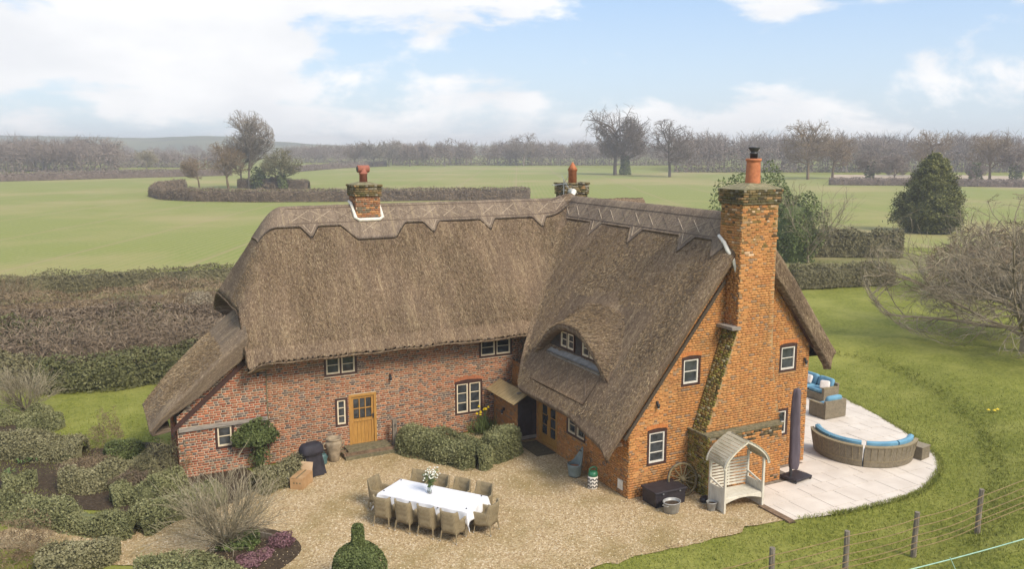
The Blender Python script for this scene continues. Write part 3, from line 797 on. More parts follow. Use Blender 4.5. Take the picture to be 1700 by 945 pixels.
# backing walls (mortar) with real openings
def backing(name, O, U, N, w, h, openings, mat, top=None, thick=.20):
    O, U, N = np.array(O, float), np.array(U, float), np.array(N, float)
    us = sorted(set([0, w] + [o[0] for o in openings] + [o[1] for o in openings])); zs = sorted(set([0, h] + [o[2] for o in openings] + [o[3] for o in openings]))
    if top is not None: us = sorted(set(us + list(np.linspace(0, w, 24))))
    mb = MB()
    for a, b in zip(us[:-1], us[1:]):
        for c, d in zip(zs[:-1], zs[1:]):
            um, zm_ = (a + b) / 2, (c + d) / 2
            if any(o[0] < um < o[1] and o[2] < zm_ < o[3] for o in openings): continue
            da = db = d
            if top is not None:
                da, db = min(d, top(a)), min(d, top(b))
                if da <= c and db <= c: continue
                da, db = max(da, c), max(db, c)
            fr = [O + U * a + (0, 0, c), O + U * b + (0, 0, c), O + U * b + (0, 0, db), O + U * a + (0, 0, da)]
            mb.add(fr + [p - N * thick for p in fr], [(0, 1, 2, 3)])
    for o in openings:      # reveals
        q = [(o[0], o[2]), (o[1], o[2]), (o[1], o[3]), (o[0], o[3])]
        for i in range(4):
            (a, b), (c, d) = q[i], q[(i + 1) % 4]
            p0, p1 = O + U * a + (0, 0, b), O + U * c + (0, 0, d)
            mb.add([p0, p1, p1 - N * thick, p0 - N * thick], [(0, 1, 2, 3)])
    # inner leaf closes the room behind the openings
    mb.add([O - N * (thick + .02), O + U * w - N * (thick + .02), O + U * w + (0, 0, min(h, 2.0)) - N * (thick + .02), O + (0, 0, min(h, 2.0)) - N * (thick + .02)], [(0, 1, 2, 3)])
    return hpart(mb.build(name, mat))
w_fac = backing('wall', (5.0, YF, 0), (1, 0, 0), (0, -1, 0), 9.6, 3.75, fac_open, MATS['mortar_pale'])
w_lean = backing('wall', (2.2, YF - .02, 0), (1, 0, 0), (0, -1, 0), 2.8, 4.1, lean_open, MATS['mortar_pale'], lean_top)
w_side = backing('wall', (XW, 27.84, 0), (0, -1, 0), (-1, 0, 0), 27.84 - YG, 2.55, [(a + 2.09, b + 2.09, c, d) for a, b, c, d in side_open], MATS['mortar_warm'])
w_gab = backing('wall', (XW, YG, 0), (1, 0, 0), (0, -1, 0), 7.05, 8.0, gab_open, MATS['mortar_warm'], gab_top)
mb = MB(); mb.box((21.05 - .1, 27.2, 1.85), (.2, 14.0, 3.7)); mb.box((13, 33.95, 1.85), (16.1, .2, 3.7)); mb.box((5.1, 31, 2.5), (.2, 5.9, 5.0)); mb.box((2.3, 29.16, .85), (.2, 2.6, 1.7)); mb.box((3.6, 30.45, 1.1), (2.8, .2, 2.2))
hpart(mb.build('wall', MATS['mortar_pale']))
mb = MB(); mb.box((13.62, 26.9, .82), (.75, 1.86, 1.62)); hpart(mb.build('porch_wall', MATS['mortar_warm']))
# stack body
stackP = [(16.32, 1.85), (17.40, 5.0), (17.40, 8.76), (18.76, 8.76), (18.76, 6.5), (18.82, 4.0), (19.27, 1.85)]
st = MB(); st.prism([(x, z) for x, z in stackP], YS, 20.12); st.box((18.08, 20.2, 7.1), (1.36, .43, 3.32)); st.box((17.66, (YP + 20.1) / 2, .92), (2.98, 20.1 - YP, 1.85))
stack = hpart(st.build('chimney', MATS['mortar_warm']))
def hsub(o, par):
    o.parent = par
    return o
hsub(MB().box((18.08, 19.935, 8.98), (1.46, 1.07, .43)).build('head', MATS['mortar_moss']), stack)
fl = MB(); fl.add([(17.28, 19.34, 9.19), (18.88, 19.34, 9.19), (18.88, 20.54, 9.19), (17.28, 20.54, 9.19), (17.9, 19.75, 9.36), (18.42, 19.75, 9.36), (18.42, 20.15, 9.36), (17.9, 20.15, 9.36)], [(0, 1, 5, 4), (1, 2, 6, 5), (2, 3, 7, 6), (3, 0, 4, 7), (4, 5, 6, 7)])
hsub(fl.build('flaunching', MATS['flaunching']), stack)
hsub(MB().lathe([(.0, 9.28), (.235, 9.28), (.225, 9.4), (.205, 9.98), (.205, 10.0), (.235, 10.01), (.235, 10.09), (.2, 10.09), (.16, 10.0)], (18.17, 19.95, 0), 20).build('pot', MATS['terracotta'], smooth=True), stack)
cw = MB().lathe([(.11, 10.02), (.11, 10.22), (.125, 10.22), (.125, 10.25), (.09, 10.27), (.12, 10.32), (.175, 10.40), (.18, 10.42), (.15, 10.43), (.02, 10.44)], (18.17, 19.95, 0), 16)
hsub(cw.build('cowl', MATS['iron'], smooth=True), stack)
pl = MB(); pl.add([(16.12, YP - .02, 1.86), (19.2, YP - .02, 1.86), (19.2, YS + .01, 1.92), (16.12, YS + .01, 1.92), (16.12, 20.1, 1.92)], [(0, 1, 2, 3), (0, 3, 4)])
pl.box((17.66, YP - .01, 1.86), (3.06, .06, .05)); pl.box((16.16, (YP + 20.1) / 2, 1.9), (.08, 1.02, .06))
hsub(pl.build('plinth_coping', MATS['mortar_moss']), stack)
hsub(MB().box((17.27, 19.72, 5.05), (.34, .72, .09)).build('shoulder_cap', MATS['beam']), stack)
# mortar fillets where thatch meets brick
def fillet(pts, r, par=None):
    return hsub(MB().tube(pts, r, 8).build('flashing', MATS['lead_white'], smooth=True), par)
zl = lambda x: float(z_wing0(np.array(x)))
fillet([(17.37, 20.45, zl(17.37) + .28), (17.30, 20.1, zl(17.3) + .18), (17.30, 19.95, zl(17.3) - .02), (17.36, 19.75, zl(17.3) - .28), (17.44, 19.68, zl(17.3) - .62), (17.50, 19.66, zl(17.3) - .95)], [.05, .06, .065, .065, .06, .05], stack)
ch2 = MB().box((9.38, 30.8, 8.1), (.9, .9, 1.85)).build('chimney', MATS['mortar_pale']); hpart(ch2)
hsub(MB().box((9.38, 30.8, 8.84), (.99, .99, .40)).build('head', MATS['mortar_moss']), ch2)
hsub(MB().add([(8.84, 30.26, 9.05), (9.92, 30.26, 9.05), (9.92, 31.34, 9.05), (8.84, 31.34, 9.05), (9.2, 30.6, 9.14), (9.56, 30.6, 9.14), (9.56, 31, 9.14), (9.2, 31, 9.14)], [(0, 1, 5, 4), (1, 2, 6, 5), (2, 3, 7, 6), (3, 0, 4, 7), (4, 5, 6, 7)]).build('flaunching', MATS['flaunching']), ch2)
hsub(MB().lathe([(0, 9.1), (.15, 9.1), (.14, 9.42), (.165, 9.43), (.165, 9.47), (.14, 9.48), (.14, 9.62)], (9.36, 30.8, 0), 18).build('pot', MATS['terracotta_dark'], smooth=True), ch2)
tp = MB(); prof = [(-.22, .12), (-.21, .135), (.21, .135), (.22, .12)]
tp.tube([(9.36 + a, 30.8, 9.62) for a, _ in prof], [b for _, b in prof], 18); hsub(tp.build('pot_hood', MATS['terracotta_dark'], smooth=True), ch2)
hsub(MB().tube([(9.13, 30.8, 9.62), (9.145, 30.8, 9.62)], .105, 16).build('pot_mouth', MATS['iron']), ch2)
zc = lambda y: float(zm_b(np.array(9.3), np.array(y))) + .13
fillet([(8.84, 31.0, zc(31.0) + .1), (8.86, 30.75, zc(30.75)), (8.87, 30.28, zc(30.28)), (9.0, 30.22, zc(30.22)), (9.76, 30.22, zc(30.22)), (9.89, 30.28, zc(30.28)), (9.9, 30.75, zc(30.75))], [.05, .06, .065, .065, .065, .065, .05], ch2)
ch3 = MB().box((19.34, 32.6, 7.5), (1.12, .8, 2.7)).build('chimney', MATS['mortar_moss']); hpart(ch3)
hsub(MB().lathe([(0, 8.8), (.19, 8.8), (.185, 9.35), (.205, 9.36), (.205, 9.40), (.23, 9.41), (.02, 9.74), (0, 9.75)], (19.37, 32.6, 0), 16).build('pot', MATS['terracotta'], smooth=True), ch3)
hsub(MB().tube([(18.15, 30.62, 8.34), (18.45, 31.0, 8.46), (18.78, 31.5, 8.52), (18.95, 32.1, 8.50)], [.05, .10, .13, .12], 8).build('flashing', MATS['lead_white'], smooth=True), ch3)

# join the brickwork: 300 nearest bricks of the gable stand alone, the rest is one mesh
BV = np.array(BV); BC = np.array(BC); BCEN = np.array(BCEN); BSIZE = np.array(BSIZE)
dep = (BCEN - np.array([0, 0, CAMH])) @ _fw
front = np.array([f[2][1] < -.9 for f in BFR]) & (BSIZE[:, 0] > .2)
hid = ((BCEN[:, 0] > 15.7) & (BCEN[:, 0] < 17.9) & (BCEN[:, 2] < 1.6)) | ((BCEN[:, 2] < .55) & (BCEN[:, 0] > 14))
dep2 = np.where(front & ~hid, dep, 1e9)
solo = np.argsort(dep2)[:300]; mask = np.ones(len(BV), bool); mask[solo] = False
FB = np.array([(4, 5, 6, 7), (0, 1, 5, 4), (1, 2, 6, 5), (2, 3, 7, 6), (3, 0, 4, 7)])
Vr = BV[mask]; nb = len(Vr)
Fr = (np.arange(nb)[:, None, None] * 8 + FB[None]).reshape(-1, 4)
Cr = np.concatenate([np.repeat(BC[mask], 5, 0), np.ones((nb * 5, 1))], 1)
bo = hpart(link('brick', newmesh('brickwork', Vr.reshape(-1, 3), Fr, cattr=Cr), MATS['brick']))
tag(bo, kind='stuff')
unit = MB(); unit.add([(-.5, 0, -.5), (.5, 0, -.5), (.5, 0, .5), (-.5, 0, .5), (-.485, -1, -.46), (.485, -1, -.46), (.485, -1, .46), (-.485, -1, .46)], [(4, 5, 6, 7), (0, 1, 5, 4), (1, 2, 6, 5), (2, 3, 7, 6), (3, 0, 4, 7)])
unit_me = unit.mesh('brick', MATS['brick_single'])
for i in solo:
    c = BCEN[i]; s = BSIZE[i]
    par = stack if (c[1] < YG - .3) else w_gab
    o = link('brick', unit_me, None, par, (c[0], c[1], c[2]), (0, 0, 0), (s[0], s[2], s[1]))
    o.color = (*BC[i], 1)
# ---- windows and doors of the cottage
def window(O, rz, w, h, cols, rows, cas='cream_paint', fw=.075, arch=0.0, depth=.05):
    """O: bottom-left corner on the wall face. Local X along the wall, Y into it, Z up."""
    f = MB(); y0, y1 = -.015, .12
    ym, yd = (y0 + y1) / 2, y1 - y0
    f.box((w / 2, ym, fw / 2), (w, yd, fw)); f.box((fw / 2, ym, h / 2), (fw, yd - .002, h - 2 * fw)); f.box((w - fw / 2, ym, h / 2), (fw, yd - .002, h - 2 * fw))
    if arch:
        n = 8; V = []
        for i in range(n + 1):
            x = w * i / n; V.append((x, h + arch * (1 - (2 * i / n - 1) ** 2)))
        f.prism([(0, h - fw), (w, h - fw)] + V[::-1], y0, y1)
    else:
        f.box((w / 2, ym, h - fw / 2), (w, yd, fw))
    for c in range(1, cols):
        f.box((w * c / cols, ym, h / 2), (fw * .8, yd - .004, h - 2 * fw))
    fr = f.build('window', MATS['frame_brown'], cot, Vector(O) - ROOT, rot=(0, 0, rz))
    cw = (w - 2 * fw - (cols - 1) * fw * .8) / cols; chh = h - 2 * fw; b = .048
    for c in range(cols):
        x0 = fw + c * (cw + fw * .8); cs = MB(); yc = .03
        cs.box((x0 + cw / 2, yc, fw + b / 2), (cw, .05, b)); cs.box((x0 + cw / 2, yc, fw + chh - b / 2), (cw, .05, b))
        cs.box((x0 + b / 2, yc, fw + chh / 2), (b, .05, chh - 2 * b)); cs.box((x0 + cw - b / 2, yc, fw + chh / 2), (b, .05, chh - 2 * b))
        for r in range(1, rows):
            cs.box((x0 + cw / 2, yc + .003, fw + chh * r / rows), (cw - 2 * b, .03, .022))
        cs.build('casement', MATS[cas], fr)
        ph = (chh - 2 * b) / rows
        for r in range(rows):
            MB().box((x0 + cw / 2, .055 + random.uniform(-.003, .003), fw + b + ph * (r + .5)), (cw - 2 * b, .008, ph - .012), M=Matrix.Rotation(random.uniform(-.012, .012), 3, 'X')).build('pane', MATS['glass'], fr)
    return fr
window((6.91, YF, 2.74), 0, 1.14, .76, 2, 2)
window((12.65, YF, 2.74), 0, 1.35, .76, 2, 2)
window((11.67, YF, .69), 0, 1.10, 1.25, 2, 3, arch=.07)
window((7.24, YF, .93), 0, .44, 1.01, 1, 3)
window((3.31, YF - .02, .79), 0, .59, .81, 1, 2)
window((15.84, YG, 3.24), 0, .71, .90, 1, 2, 'white_paint', arch=.05)
window((19.76, YG, 3.21), 0, .74, .90, 1, 2, 'white_paint', arch=.05)
window((14.64, YG, .92), 0, .72, 1.10, 1, 3, 'white_paint', arch=.05)
window((19.75, YG, 1.05), 0, .5, .92, 1, 2, 'white_paint')
window((XW, 23.75, .95), -math.pi / 2, 1.2, 1.05, 2, 3)
dwin = [((14.27, 24.72, 3.68), 0), ((14.27, 23.32, 3.66), 0)]
for (O, _) in dwin:
    window(O, -math.pi / 2, .95, .62, 2, 2, fw=.045)
# brick arches over the arched windows
def soldier(O, w, h0, arch, n, col):
    mb = MB()
    for i in range(n):
        x = -.04 + (w + .08) * (i + .5) / n; t = 2 * (i + .5) / n - 1
        mb.box((O[0] + x, O[1] - .004, O[2] + h0 + arch * (1 - t * t) + .065), ((w + .08) / n - .012, .016, .12), M=Matrix.Rotation(t * .12, 3, 'Y'))
    hpart(mb.build('arch', col))
surf('arch_brick', (.30, .10, .045), (.44, .16, .07), 9, .93, 'POS', .4)
soldier((11.67, YF, .69), 1.10, 1.25, .07, 16, MATS['arch_brick'])
surf('arch_orange', (.42, .14, .04), (.54, .20, .055), 9, .93, 'POS', .4)
for O, w, h in (((15.84, YG, 3.24), .71, .9), ((19.76, YG, 3.21), .74, .9), ((14.64, YG, .92), .72, 1.1)):
    soldier(O, w, h, .05, 10, MATS['arch_orange'])
# front door (half-glazed oak)
d = MB(); d.box((.045, .05, .96), (.09, .13, 1.92)); d.box((.935, .05, .96), (.09, .13, 1.92)); d.box((.49, .05, 1.92), (.98, .132, .09)); d.box((.49, .02, .03), (.98, .2, .06))
door = d.build('door', MATS['oak'], cot, Vector((7.72, YF, .04)) - ROOT); door['label'] = 'honey oak front door, glazed above'
l = MB(); l.box((.13, .06, .97), (.08, .05, 1.80)); l.box((.85, .06, .97), (.08, .05, 1.80)); l.box((.49, .06, 1.83), (.64, .05, .09)); l.box((.49, .055, 1.02), (.64, .06, .10)); l.box((.49, .06, .13), (.64, .05, .13))
for k in range(1, 3): l.box((.17 + .64 * k / 3, .06, 1.43), (.03, .045, .71))
l.box((.49, .06, 1.43), (.64, .043, .03))
l.build('door_leaf', MATS['oak'], door)
for k in range(5): MB().box((.17 + .128 * (k + .5), .07, .58), (.12, .03, .78)).build('plank', MATS['oak'], door)
for k in range(3):
    for j in range(2): MB().box((.17 + .213 * (k + .5), .075, 1.255 + .355 * j), (.18, .008, .32)).build('pane', MATS['glass'], door)
MB().box((.86, .02, 1.12), (.03, .04, .16)).bar((.86, 0, 1.15), (.78, 0, 1.15), .018).build('handle', MATS['iron'], door)
# french doors in the wing
fd = MB(); W_ = 1.34; H_ = 1.92
fd.box((.04, .05, H_ / 2), (.08, .14, H_)); fd.box((W_ - .04, .05, H_ / 2), (.08, .14, H_)); fd.box((W_ / 2, .05, H_ - .04), (W_ - .16, .14, .08)); fd.box((W_ / 2, .04, .03), (W_ - .16, .16, .06))
fdo = fd.build('french_door', MATS['oak'], cot, Vector((XW, 25.72, .08)) - ROOT, rot=(0, 0, -math.pi / 2)); fdo['label'] = 'pair of glazed oak french doors under the eave'
for k in range(2):
    x0 = .08 + k * .59; lf = MB()
    lf.box((x0 + .05, .05, .96), (.10, .05, 1.78)); lf.box((x0 + .54, .05, .96), (.10, .05, 1.78)); lf.box((x0 + .295, .05, .19), (.39, .05, .26)); lf.box((x0 + .295, .05, 1.80), (.39, .05, .10))
    for j in range(1, 4): lf.box((x0 + .295, .045, .32 + j * .36), (.39, .03, .022))
    lf.build('door_leaf', MATS['oak'], fdo)
    for j in range(4): MB().box((x0 + .295, .06, .32 + .36 * (j + .5)), (.38, .008, .335)).build('pane', MATS['glass'], fdo)
MB().box((.63, .01, 1.0), (.03, .05, .18)).build('handle', MATS['iron'], fdo)
# porch: plank door, cap and little plank roof
pd = MB().box((.39, .03, .85), (.78, .06, 1.7)).build('porch_door', MATS['dark_door'], cot, Vector((13.27, 25.90, .09)) - ROOT)
for k in range(6): MB().box((.065 + .13 * k, -.004, .87), (.122, .02, 1.6)).build('plank', MATS['dark_door'], pd)
MB().box((.39, -.012, .09), (.76, .03, .12)).build('weather_board', MATS['beam'], pd)
surf('roof_plank', (.28, .20, .09), (.44, .32, .16), 5, .85, 'POS', .3, sc=(.6, 3, 1))
pr = MB(); pr.box((13.2, 26.65, 1.70), (.6, 2.3, .03), M=Matrix.Rotation(-.5, 3, 'Y')); prf = hpart(pr.build('porch_roof', MATS['dark_door']))
for k in range(9):
    MB().box((13.17, 25.62 + .25 * k, 1.735), (.66, .235, .025), M=Matrix.Rotation(-.5, 3, 'Y')).build('plank', MATS['roof_plank'], prf)
MB().box((13.62, 25.86, 1.86), (.85, .05, .07)).build('fascia', MATS['beam'], prf)
# timbers, steps, small fixings
hpart(MB().box((3.6, YF - .05, 1.60), (2.75, .09, .125), M=Matrix.Rotation(math.radians(-.6), 3, 'Y')).build('timber_beam', MATS['beam'], bevel=.015))
hpart(MB().box((4.99, YF - .03, 1.85), (.03, .05, 3.6)).build('downpipe', MATS['mortar_moss']))
for k in range(2):
    stp = hpart(MB().box((8.25, YF - .30 - .28 * (1 - k), .05 + .08 * k), (1.85 - .35 * k, .6 + .02 * k, .10 + .16 * k * .5)).build('step', MATS['mortar_moss']))
    z1 = .105 + .17 * k * .76
sb = MB().box((0, 0, 0), (.066, .22, .07)).mesh('brick', MATS['edging_brick'])
stp = hpart(MB().box((8.3, YF - .36, .07), (1.98, .70, .14)).build('step', MATS['mortar_moss']))
for i in range(26):
    link('brick', sb, None, stp, (7.35 + i * .0765, YF - .64, .135), (0, 0, random.uniform(-.04, .04)))
for i in range(13):
    link('brick', sb, None, stp, (7.36 + i * .157, YF - .30, .145), (0, 0, math.pi / 2 + random.uniform(-.05, .05)))
for (p, rz) in (((9.22, YF, 2.52), 0), ((14.95, YG, 2.88), 0), ((20.85, YG, 3.55), 0), ((4.72, YF - .02, 3.22), 0), ((13.22, 26.9, 1.0), -math.pi / 2)):
    wl_ = MB().box((0, -.03, 0), (.07, .06, .09)).build('wall_light', MATS['iron'], cot, Vector(p) - ROOT, rot=(0, 0, rz))
    MB().lathe([(0, -.13), (.035, -.13), (.055, -.04), (.03, 0), (0, 0)], (0, -.10, -.02), 10).build('lamp_shade', MATS['iron'], wl_, smooth=True)
    MB().lathe([(0, -.05), (.03, -.04), (.035, 0), (0, .03)], (0, -.10, -.14), 8).build('bulb', MATS['lead_white'], wl_, smooth=True)
hpart(MB().box((13.985, 20.5, .33), (.03, .26, .30)).build('meter_box', MATS['lead_white']))
# verge boards
bb = MB(); bb.bar((18.82, 19.93, 7.12), (21.15, 19.93, 4.12), .10, .16); bb.bar((18.82, 19.98, 6.95), (21.08, 19.98, 3.95), .12, .05); hpart(bb.build('bargeboard', MATS['frame_brown']))
bb = MB(); bb.bar((17.3, 20.0, 6.40), (13.75, 20.0, 1.92), .05, .10); hpart(bb.build('bargeboard', MATS['thatch_underside']))
bb = MB(); bb.bar((4.5, YF - .06, 3.72), (2.05, YF - .06, 1.62), .06, .14); hpart(bb.build('bargeboard', MATS['frame_brown']))
# tv aerial
ae = MB(); ae.tube([(18.35, 31.6, 7.6), (18.35, 31.6, 9.05)], .018, 6); ae.tube([(17.75, 31.5, 8.82), (18.6, 31.75, 8.86)], .012, 6)
for k in range(7):
    x = 17.8 + .13 * k; ae.tube([(x, 31.52 + .04 * k - .16, 8.82 + .005 * k), (x, 31.52 + .04 * k + .16, 8.82 + .005 * k)], .007, 5)
ae.tube([(18.45, 31.4, 8.7), (18.45, 31.95, 9.2)], .01, 5); ae.tube([(18.45, 31.95, 8.7), (18.45, 31.4, 9.2)], .01, 5)
hpart(ae.build('aerial', MATS['steel']))

# straw ends standing proud of the thatch: too many to pick apart
def straws(n, fn, seed):
    r = np.random.default_rng(seed); x, y, z, tx, ty, tz, ok = fn(r, n)
    P = np.stack([x, y, z], -1)[ok]; T = np.stack([tx, ty, tz], -1)[ok]; m = len(P)
    T = T + r.normal(0, .22, T.shape); T /= np.linalg.norm(T, axis=1)[:, None]
    L = r.uniform(.05, .16, m)[:, None]; Wd = r.normal(0, 1, (m, 3)); Wd -= (Wd * T).sum(1)[:, None] * T; Wd /= np.linalg.norm(Wd, axis=1)[:, None]
    Wd *= r.uniform(.004, .008, m)[:, None]
    a = P - T * L * .5; b = P + T * L * .5; b[:, 2] += r.uniform(.0, .03, m); a[:, 2] -= .015
    V = np.stack([a - Wd, a + Wd, b + Wd, b - Wd], 1).reshape(-1, 3)
    return V, r.random(m)
def f_main(r, n):
    x = r.uniform(4.35, 17.6, n); y = r.uniform(27.35, 30.2, n)
    z = zm_b(x, y) + .012; ok = (z_wing(x, y) < z_main(x, y)) & (YR - y > e_main(x) + .02)
    return x, y, z, np.zeros(n), np.full(n, -.62), np.full(n, -.78), ok
def f_wing(r, n):
    y = r.uniform(19.75, 29.5, n); x = r.uniform(13.2, 17.45, n); x = np.maximum(x, xe(y))
    z = smax(z_wing(x, y), z_main(x, y), K * np.clip((y - 26.2) / 3, .15, 1)) + .012 - .2 * np.clip((20.15 - y) / .45, 0, 1) ** 2
    ok = (z_main(x, y) < z_wing(x, y)) & ~((np.abs(y - YD) < HW * 1.05) & (x > 13.6) & (x < 15.6)) & (XR - x > e_wing(y) + .02)
    return x, y, z, np.full(n, -.62), np.zeros(n), np.full(n, -.78), ok
def f_hood(r, n):
    y = YD + HW * r.uniform(-1, 1, n); x = r.uniform(14.0, 15.4, n); z = smax(eye_top(y) + .30 * (x - 14.02) + .02, z_wing0(x), .55) + .015
    return x, y, z, np.full(n, -.85), np.zeros(n), np.full(n, -.3), z > z_wing(x, y) + .04
def f_lean(r, n):
    x = r.uniform(1.4, 3.6, n); y = r.uniform(27.5, 30.6, n)
    return x, y, z_lean(x, y) + .01 - .26 * np.clip((28.1 - y) / .65, 0, 1) ** 2, np.full(n, -.73), np.zeros(n), np.full(n, -.68), x < 9
SV, SR = [], []
for n, f, s in ((42000, f_main, 1), (34000, f_wing, 2), (5000, f_hood, 3), (7000, f_lean, 4)):
    a, b = straws(n, f, s); SV.append(a); SR.append(b)
SV = np.concatenate(SV); SR = np.concatenate(SR)
leafmat('straw', [(.07, .048, .03), (.17, .118, .07), (.24, .172, .10), (.33, .25, .155), (.52, .41, .27)], .9, .4, .5)
so = hpart(link('straw', newmesh('straw', SV, np.arange(len(SV)).reshape(-1, 4), fattr=SR), MATS['straw'])); tag(so, kind='stuff')
# ================================================================== THINGS IN THE COURT AND ON THE PATIO
def weave_mat(name, c1, c2, sc=55):
    m, nt, b = nodes_of(name)
    v = coord(nt, 'OBJ')
    def wave(dirn, s):
        w = nt.nodes.new('ShaderNodeTexWave'); w.bands_direction = dirn; w.inputs['Scale'].default_value = s; w.inputs['Distortion'].default_value = .6
        nt.links.new(v, w.inputs['Vector']); return w.outputs['Fac']
    h = math_n(nt, 'MULTIPLY', wave('Z', sc), math_n(nt, 'ADD', math_n(nt, 'MULTIPLY', wave('X', sc * .35), .5), math_n(nt, 'MULTIPLY', wave('Y', sc * .35), .5)))
    f = noise(nt, v, 9, 4)
    c = ramp(nt, math_n(nt, 'ADD', math_n(nt, 'MULTIPLY', h, .6), math_n(nt, 'MULTIPLY', f, .6)), [(.2, c1), (.75, c2)])
    nt.links.new(c, b.inputs['Base Color']); b.inputs['Roughness'].default_value = .7
    bump(nt, b, h, .7, .012)
weave_mat('rattan_straw', (.19, .145, .075), (.42, .335, .20))
weave_mat('rattan_grey', (.13, .105, .065), (.34, .28, .19), 42)
surf('cloth_white', (.70, .71, .75), (.80, .80, .83), 3, .85, 'OBJ', .15)
surf('cushion_blue', (.10, .245, .36), (.155, .33, .45), 4, .9, 'OBJ', .2)
surf('cushion_white', (.66, .60, .56), (.74, .68, .64), 5, .9, 'OBJ', .2)
surf('cover_black', (.012, .011, .016), (.032, .028, .038), 4, .75, 'OBJ', .5, .02)
surf('cover_grey', (.075, .060, .075), (.125, .10, .12), 3, .85, 'OBJ', .5, .02, sc=(3, 3, .5))
surf('cardboard', (.36, .21, .095), (.46, .285, .14), 4, .85, 'OBJ', .15)
surf('cardboard_inside', (.46, .31, .18), (.55, .39, .24), 4, .85, 'OBJ', .15)
surf('stoneware', (.20, .155, .10), (.36, .285, .195), 6, .95, 'OBJ', .5)
surf('zinc', (.27, .27, .26), (.43, .43, .41), 7, .55, 'OBJ', .2, metallic=.3)
surf('plastic_black', (.016, .013, .017), (.030, .025, .031), 6, .55, 'OBJ', .2)
surf('plastic_teal', (.055, .115, .115), (.085, .15, .15), 6, .5, 'OBJ', .1)
surf('plastic_grey_green', (.15, .19, .18), (.21, .25, .24), 6, .55, 'OBJ', .1)
surf('plastic_green', (.02, .13, .06), (.03, .17, .085), 6, .4, 'OBJ', .1)
surf('arbour_paint', (.55, .505, .41), (.66, .62, .525), 3, .75, 'OBJ', .3, sc=(3, 3, 1))
surf('arbour_roof', (.31, .275, .185), (.52, .47, .36), 3, .85, 'OBJ', .4, sc=(2, .5, 2))
surf('wood_old', (.10, .075, .035), (.22, .17, .085), 6, .9, 'OBJ', .5)
surf('wood_post', (.12, .10, .075), (.27, .23, .18), 5, .95, 'OBJ', .6, .02, sc=(5, 5, .6))
surf('wire_rust', (.20, .13, .055), (.30, .20, .09), 5, .7, 'POS', 0)
surf('stem_green', (.05, .09, .02), (.10, .15, .04), 6, .7, 'POS', 0)
surf('petal_white', (.70, .70, .60), (.80, .80, .74), 6, .7, 'POS', 0)
surf('petal_yellow', (.65, .45, .01), (.80, .60, .03), 6, .6, 'POS', 0)
surf('aluminium', (.5, .5, .48), (.62, .62, .6), 6, .4, 'OBJ', .1, metallic=.5)
m, nt, b = nodes_of('clear_glass'); b.inputs['Base Color'].default_value = (.85, .9, .88, 1); b.inputs['Roughness'].default_value = .05; b.inputs['Transmission Weight'].default_value = .9; b.inputs['IOR'].default_value = 1.45
surf('matting', (.06, .045, .025), (.12, .095, .05), 12, .95, 'POS', .7)

def cushion(mb, c, d, rz=0.0, M=None, n=10, p=.34):
    """Pillow: superellipsoid grid."""
    V = []; F = []
    sgp = lambda a, e: math.copysign(abs(a) ** e, a)
    for i in range(n + 1):
        ph = -math.pi / 2 + math.pi * i / n
        for j in range(2 * n):
            th = 2 * math.pi * j / (2 * n)
            v = Vector((sgp(math.cos(ph), p) * sgp(math.cos(th), p) * d[0] / 2, sgp(math.cos(ph), p) * sgp(math.sin(th), p) * d[1] / 2, sgp(math.sin(ph), .7) * d[2] / 2))
            v = (M if M is not None else Matrix.Rotation(rz, 3, 'Z')) @ v
            V.append(v + Vector(c))
    for i in range(n):
        for j in range(2 * n):
            F.append((i * 2 * n + j, i * 2 * n + (j + 1) % (2 * n), (i + 1) * 2 * n + (j + 1) % (2 * n), (i + 1) * 2 * n + j))
    return mb.add(V, F)

# ---- dining chair: woven tub with wrap-round back
def chair_shell():
    t = np.linspace(-1, 1, 41); mb = MB(); cols = []
    for s in t:
        a = s * 2.2                                            # wrap angle around the back
        x = .29 * np.sign(np.sin(a)) * abs(np.sin(a)) ** .42 if abs(a) < math.pi / 2 else .29 * np.sign(a)
        y = -.29 * abs(np.cos(a)) ** .42 if abs(a) < math.pi / 2 else (abs(a) - math.pi / 2) / (2.2 - math.pi / 2) * .30
        w = np.clip((abs(s) - .50) / .15, 0, 1); w = w * w * (3 - 2 * w)
        top = .885 - .255 * w + .035 * min(1, abs(s) / .5) ** 3 * (1 - w)
        fl = 1 + .10 * (1 - w)                                 # the back leans outwards
        bot = .20 + .07 * abs(math.cos(min(abs(a), math.pi / 2) * 2)) ** .5 if abs(a) < math.pi / 2 else .23
        cols.append((x, y, bot, top, fl))
    V = []; F = []; K_ = 7
    for (x, y, bot, top, fl) in cols:
        for side in (1.0, .86):
            for k in range(K_):
                f = k / (K_ - 1); z = bot + (top - bot) * f; g = (.86 + .14 * f) * (1 + (fl - 1) * f) * side
                V.append((x * (.90 + .10 * f) * side, y * g, z))
    n = len(cols); st = 2 * K_
    for i in range(n - 1):
        for k in range(K_ - 1):
            F.append((i * st + k, (i + 1) * st + k, (i + 1) * st + k + 1, i * st + k + 1))
            F.append((i * st + K_ + k, i * st + K_ + k + 1, (i + 1) * st + K_ + k + 1, (i + 1) * st + K_ + k))
        F.append((i * st + K_ - 1, (i + 1) * st + K_ - 1, (i + 1) * st + 2 * K_ - 1, i * st + 2 * K_ - 1))
        F.append((i * st, i * st + K_, (i + 1) * st + K_, (i + 1) * st))
    for i in (0, n - 1):
        for k in range(K_ - 1): F.append((i * st + k, i * st + k + 1, i * st + K_ + k + 1, i * st + K_ + k))
    return mb.add(V, F)
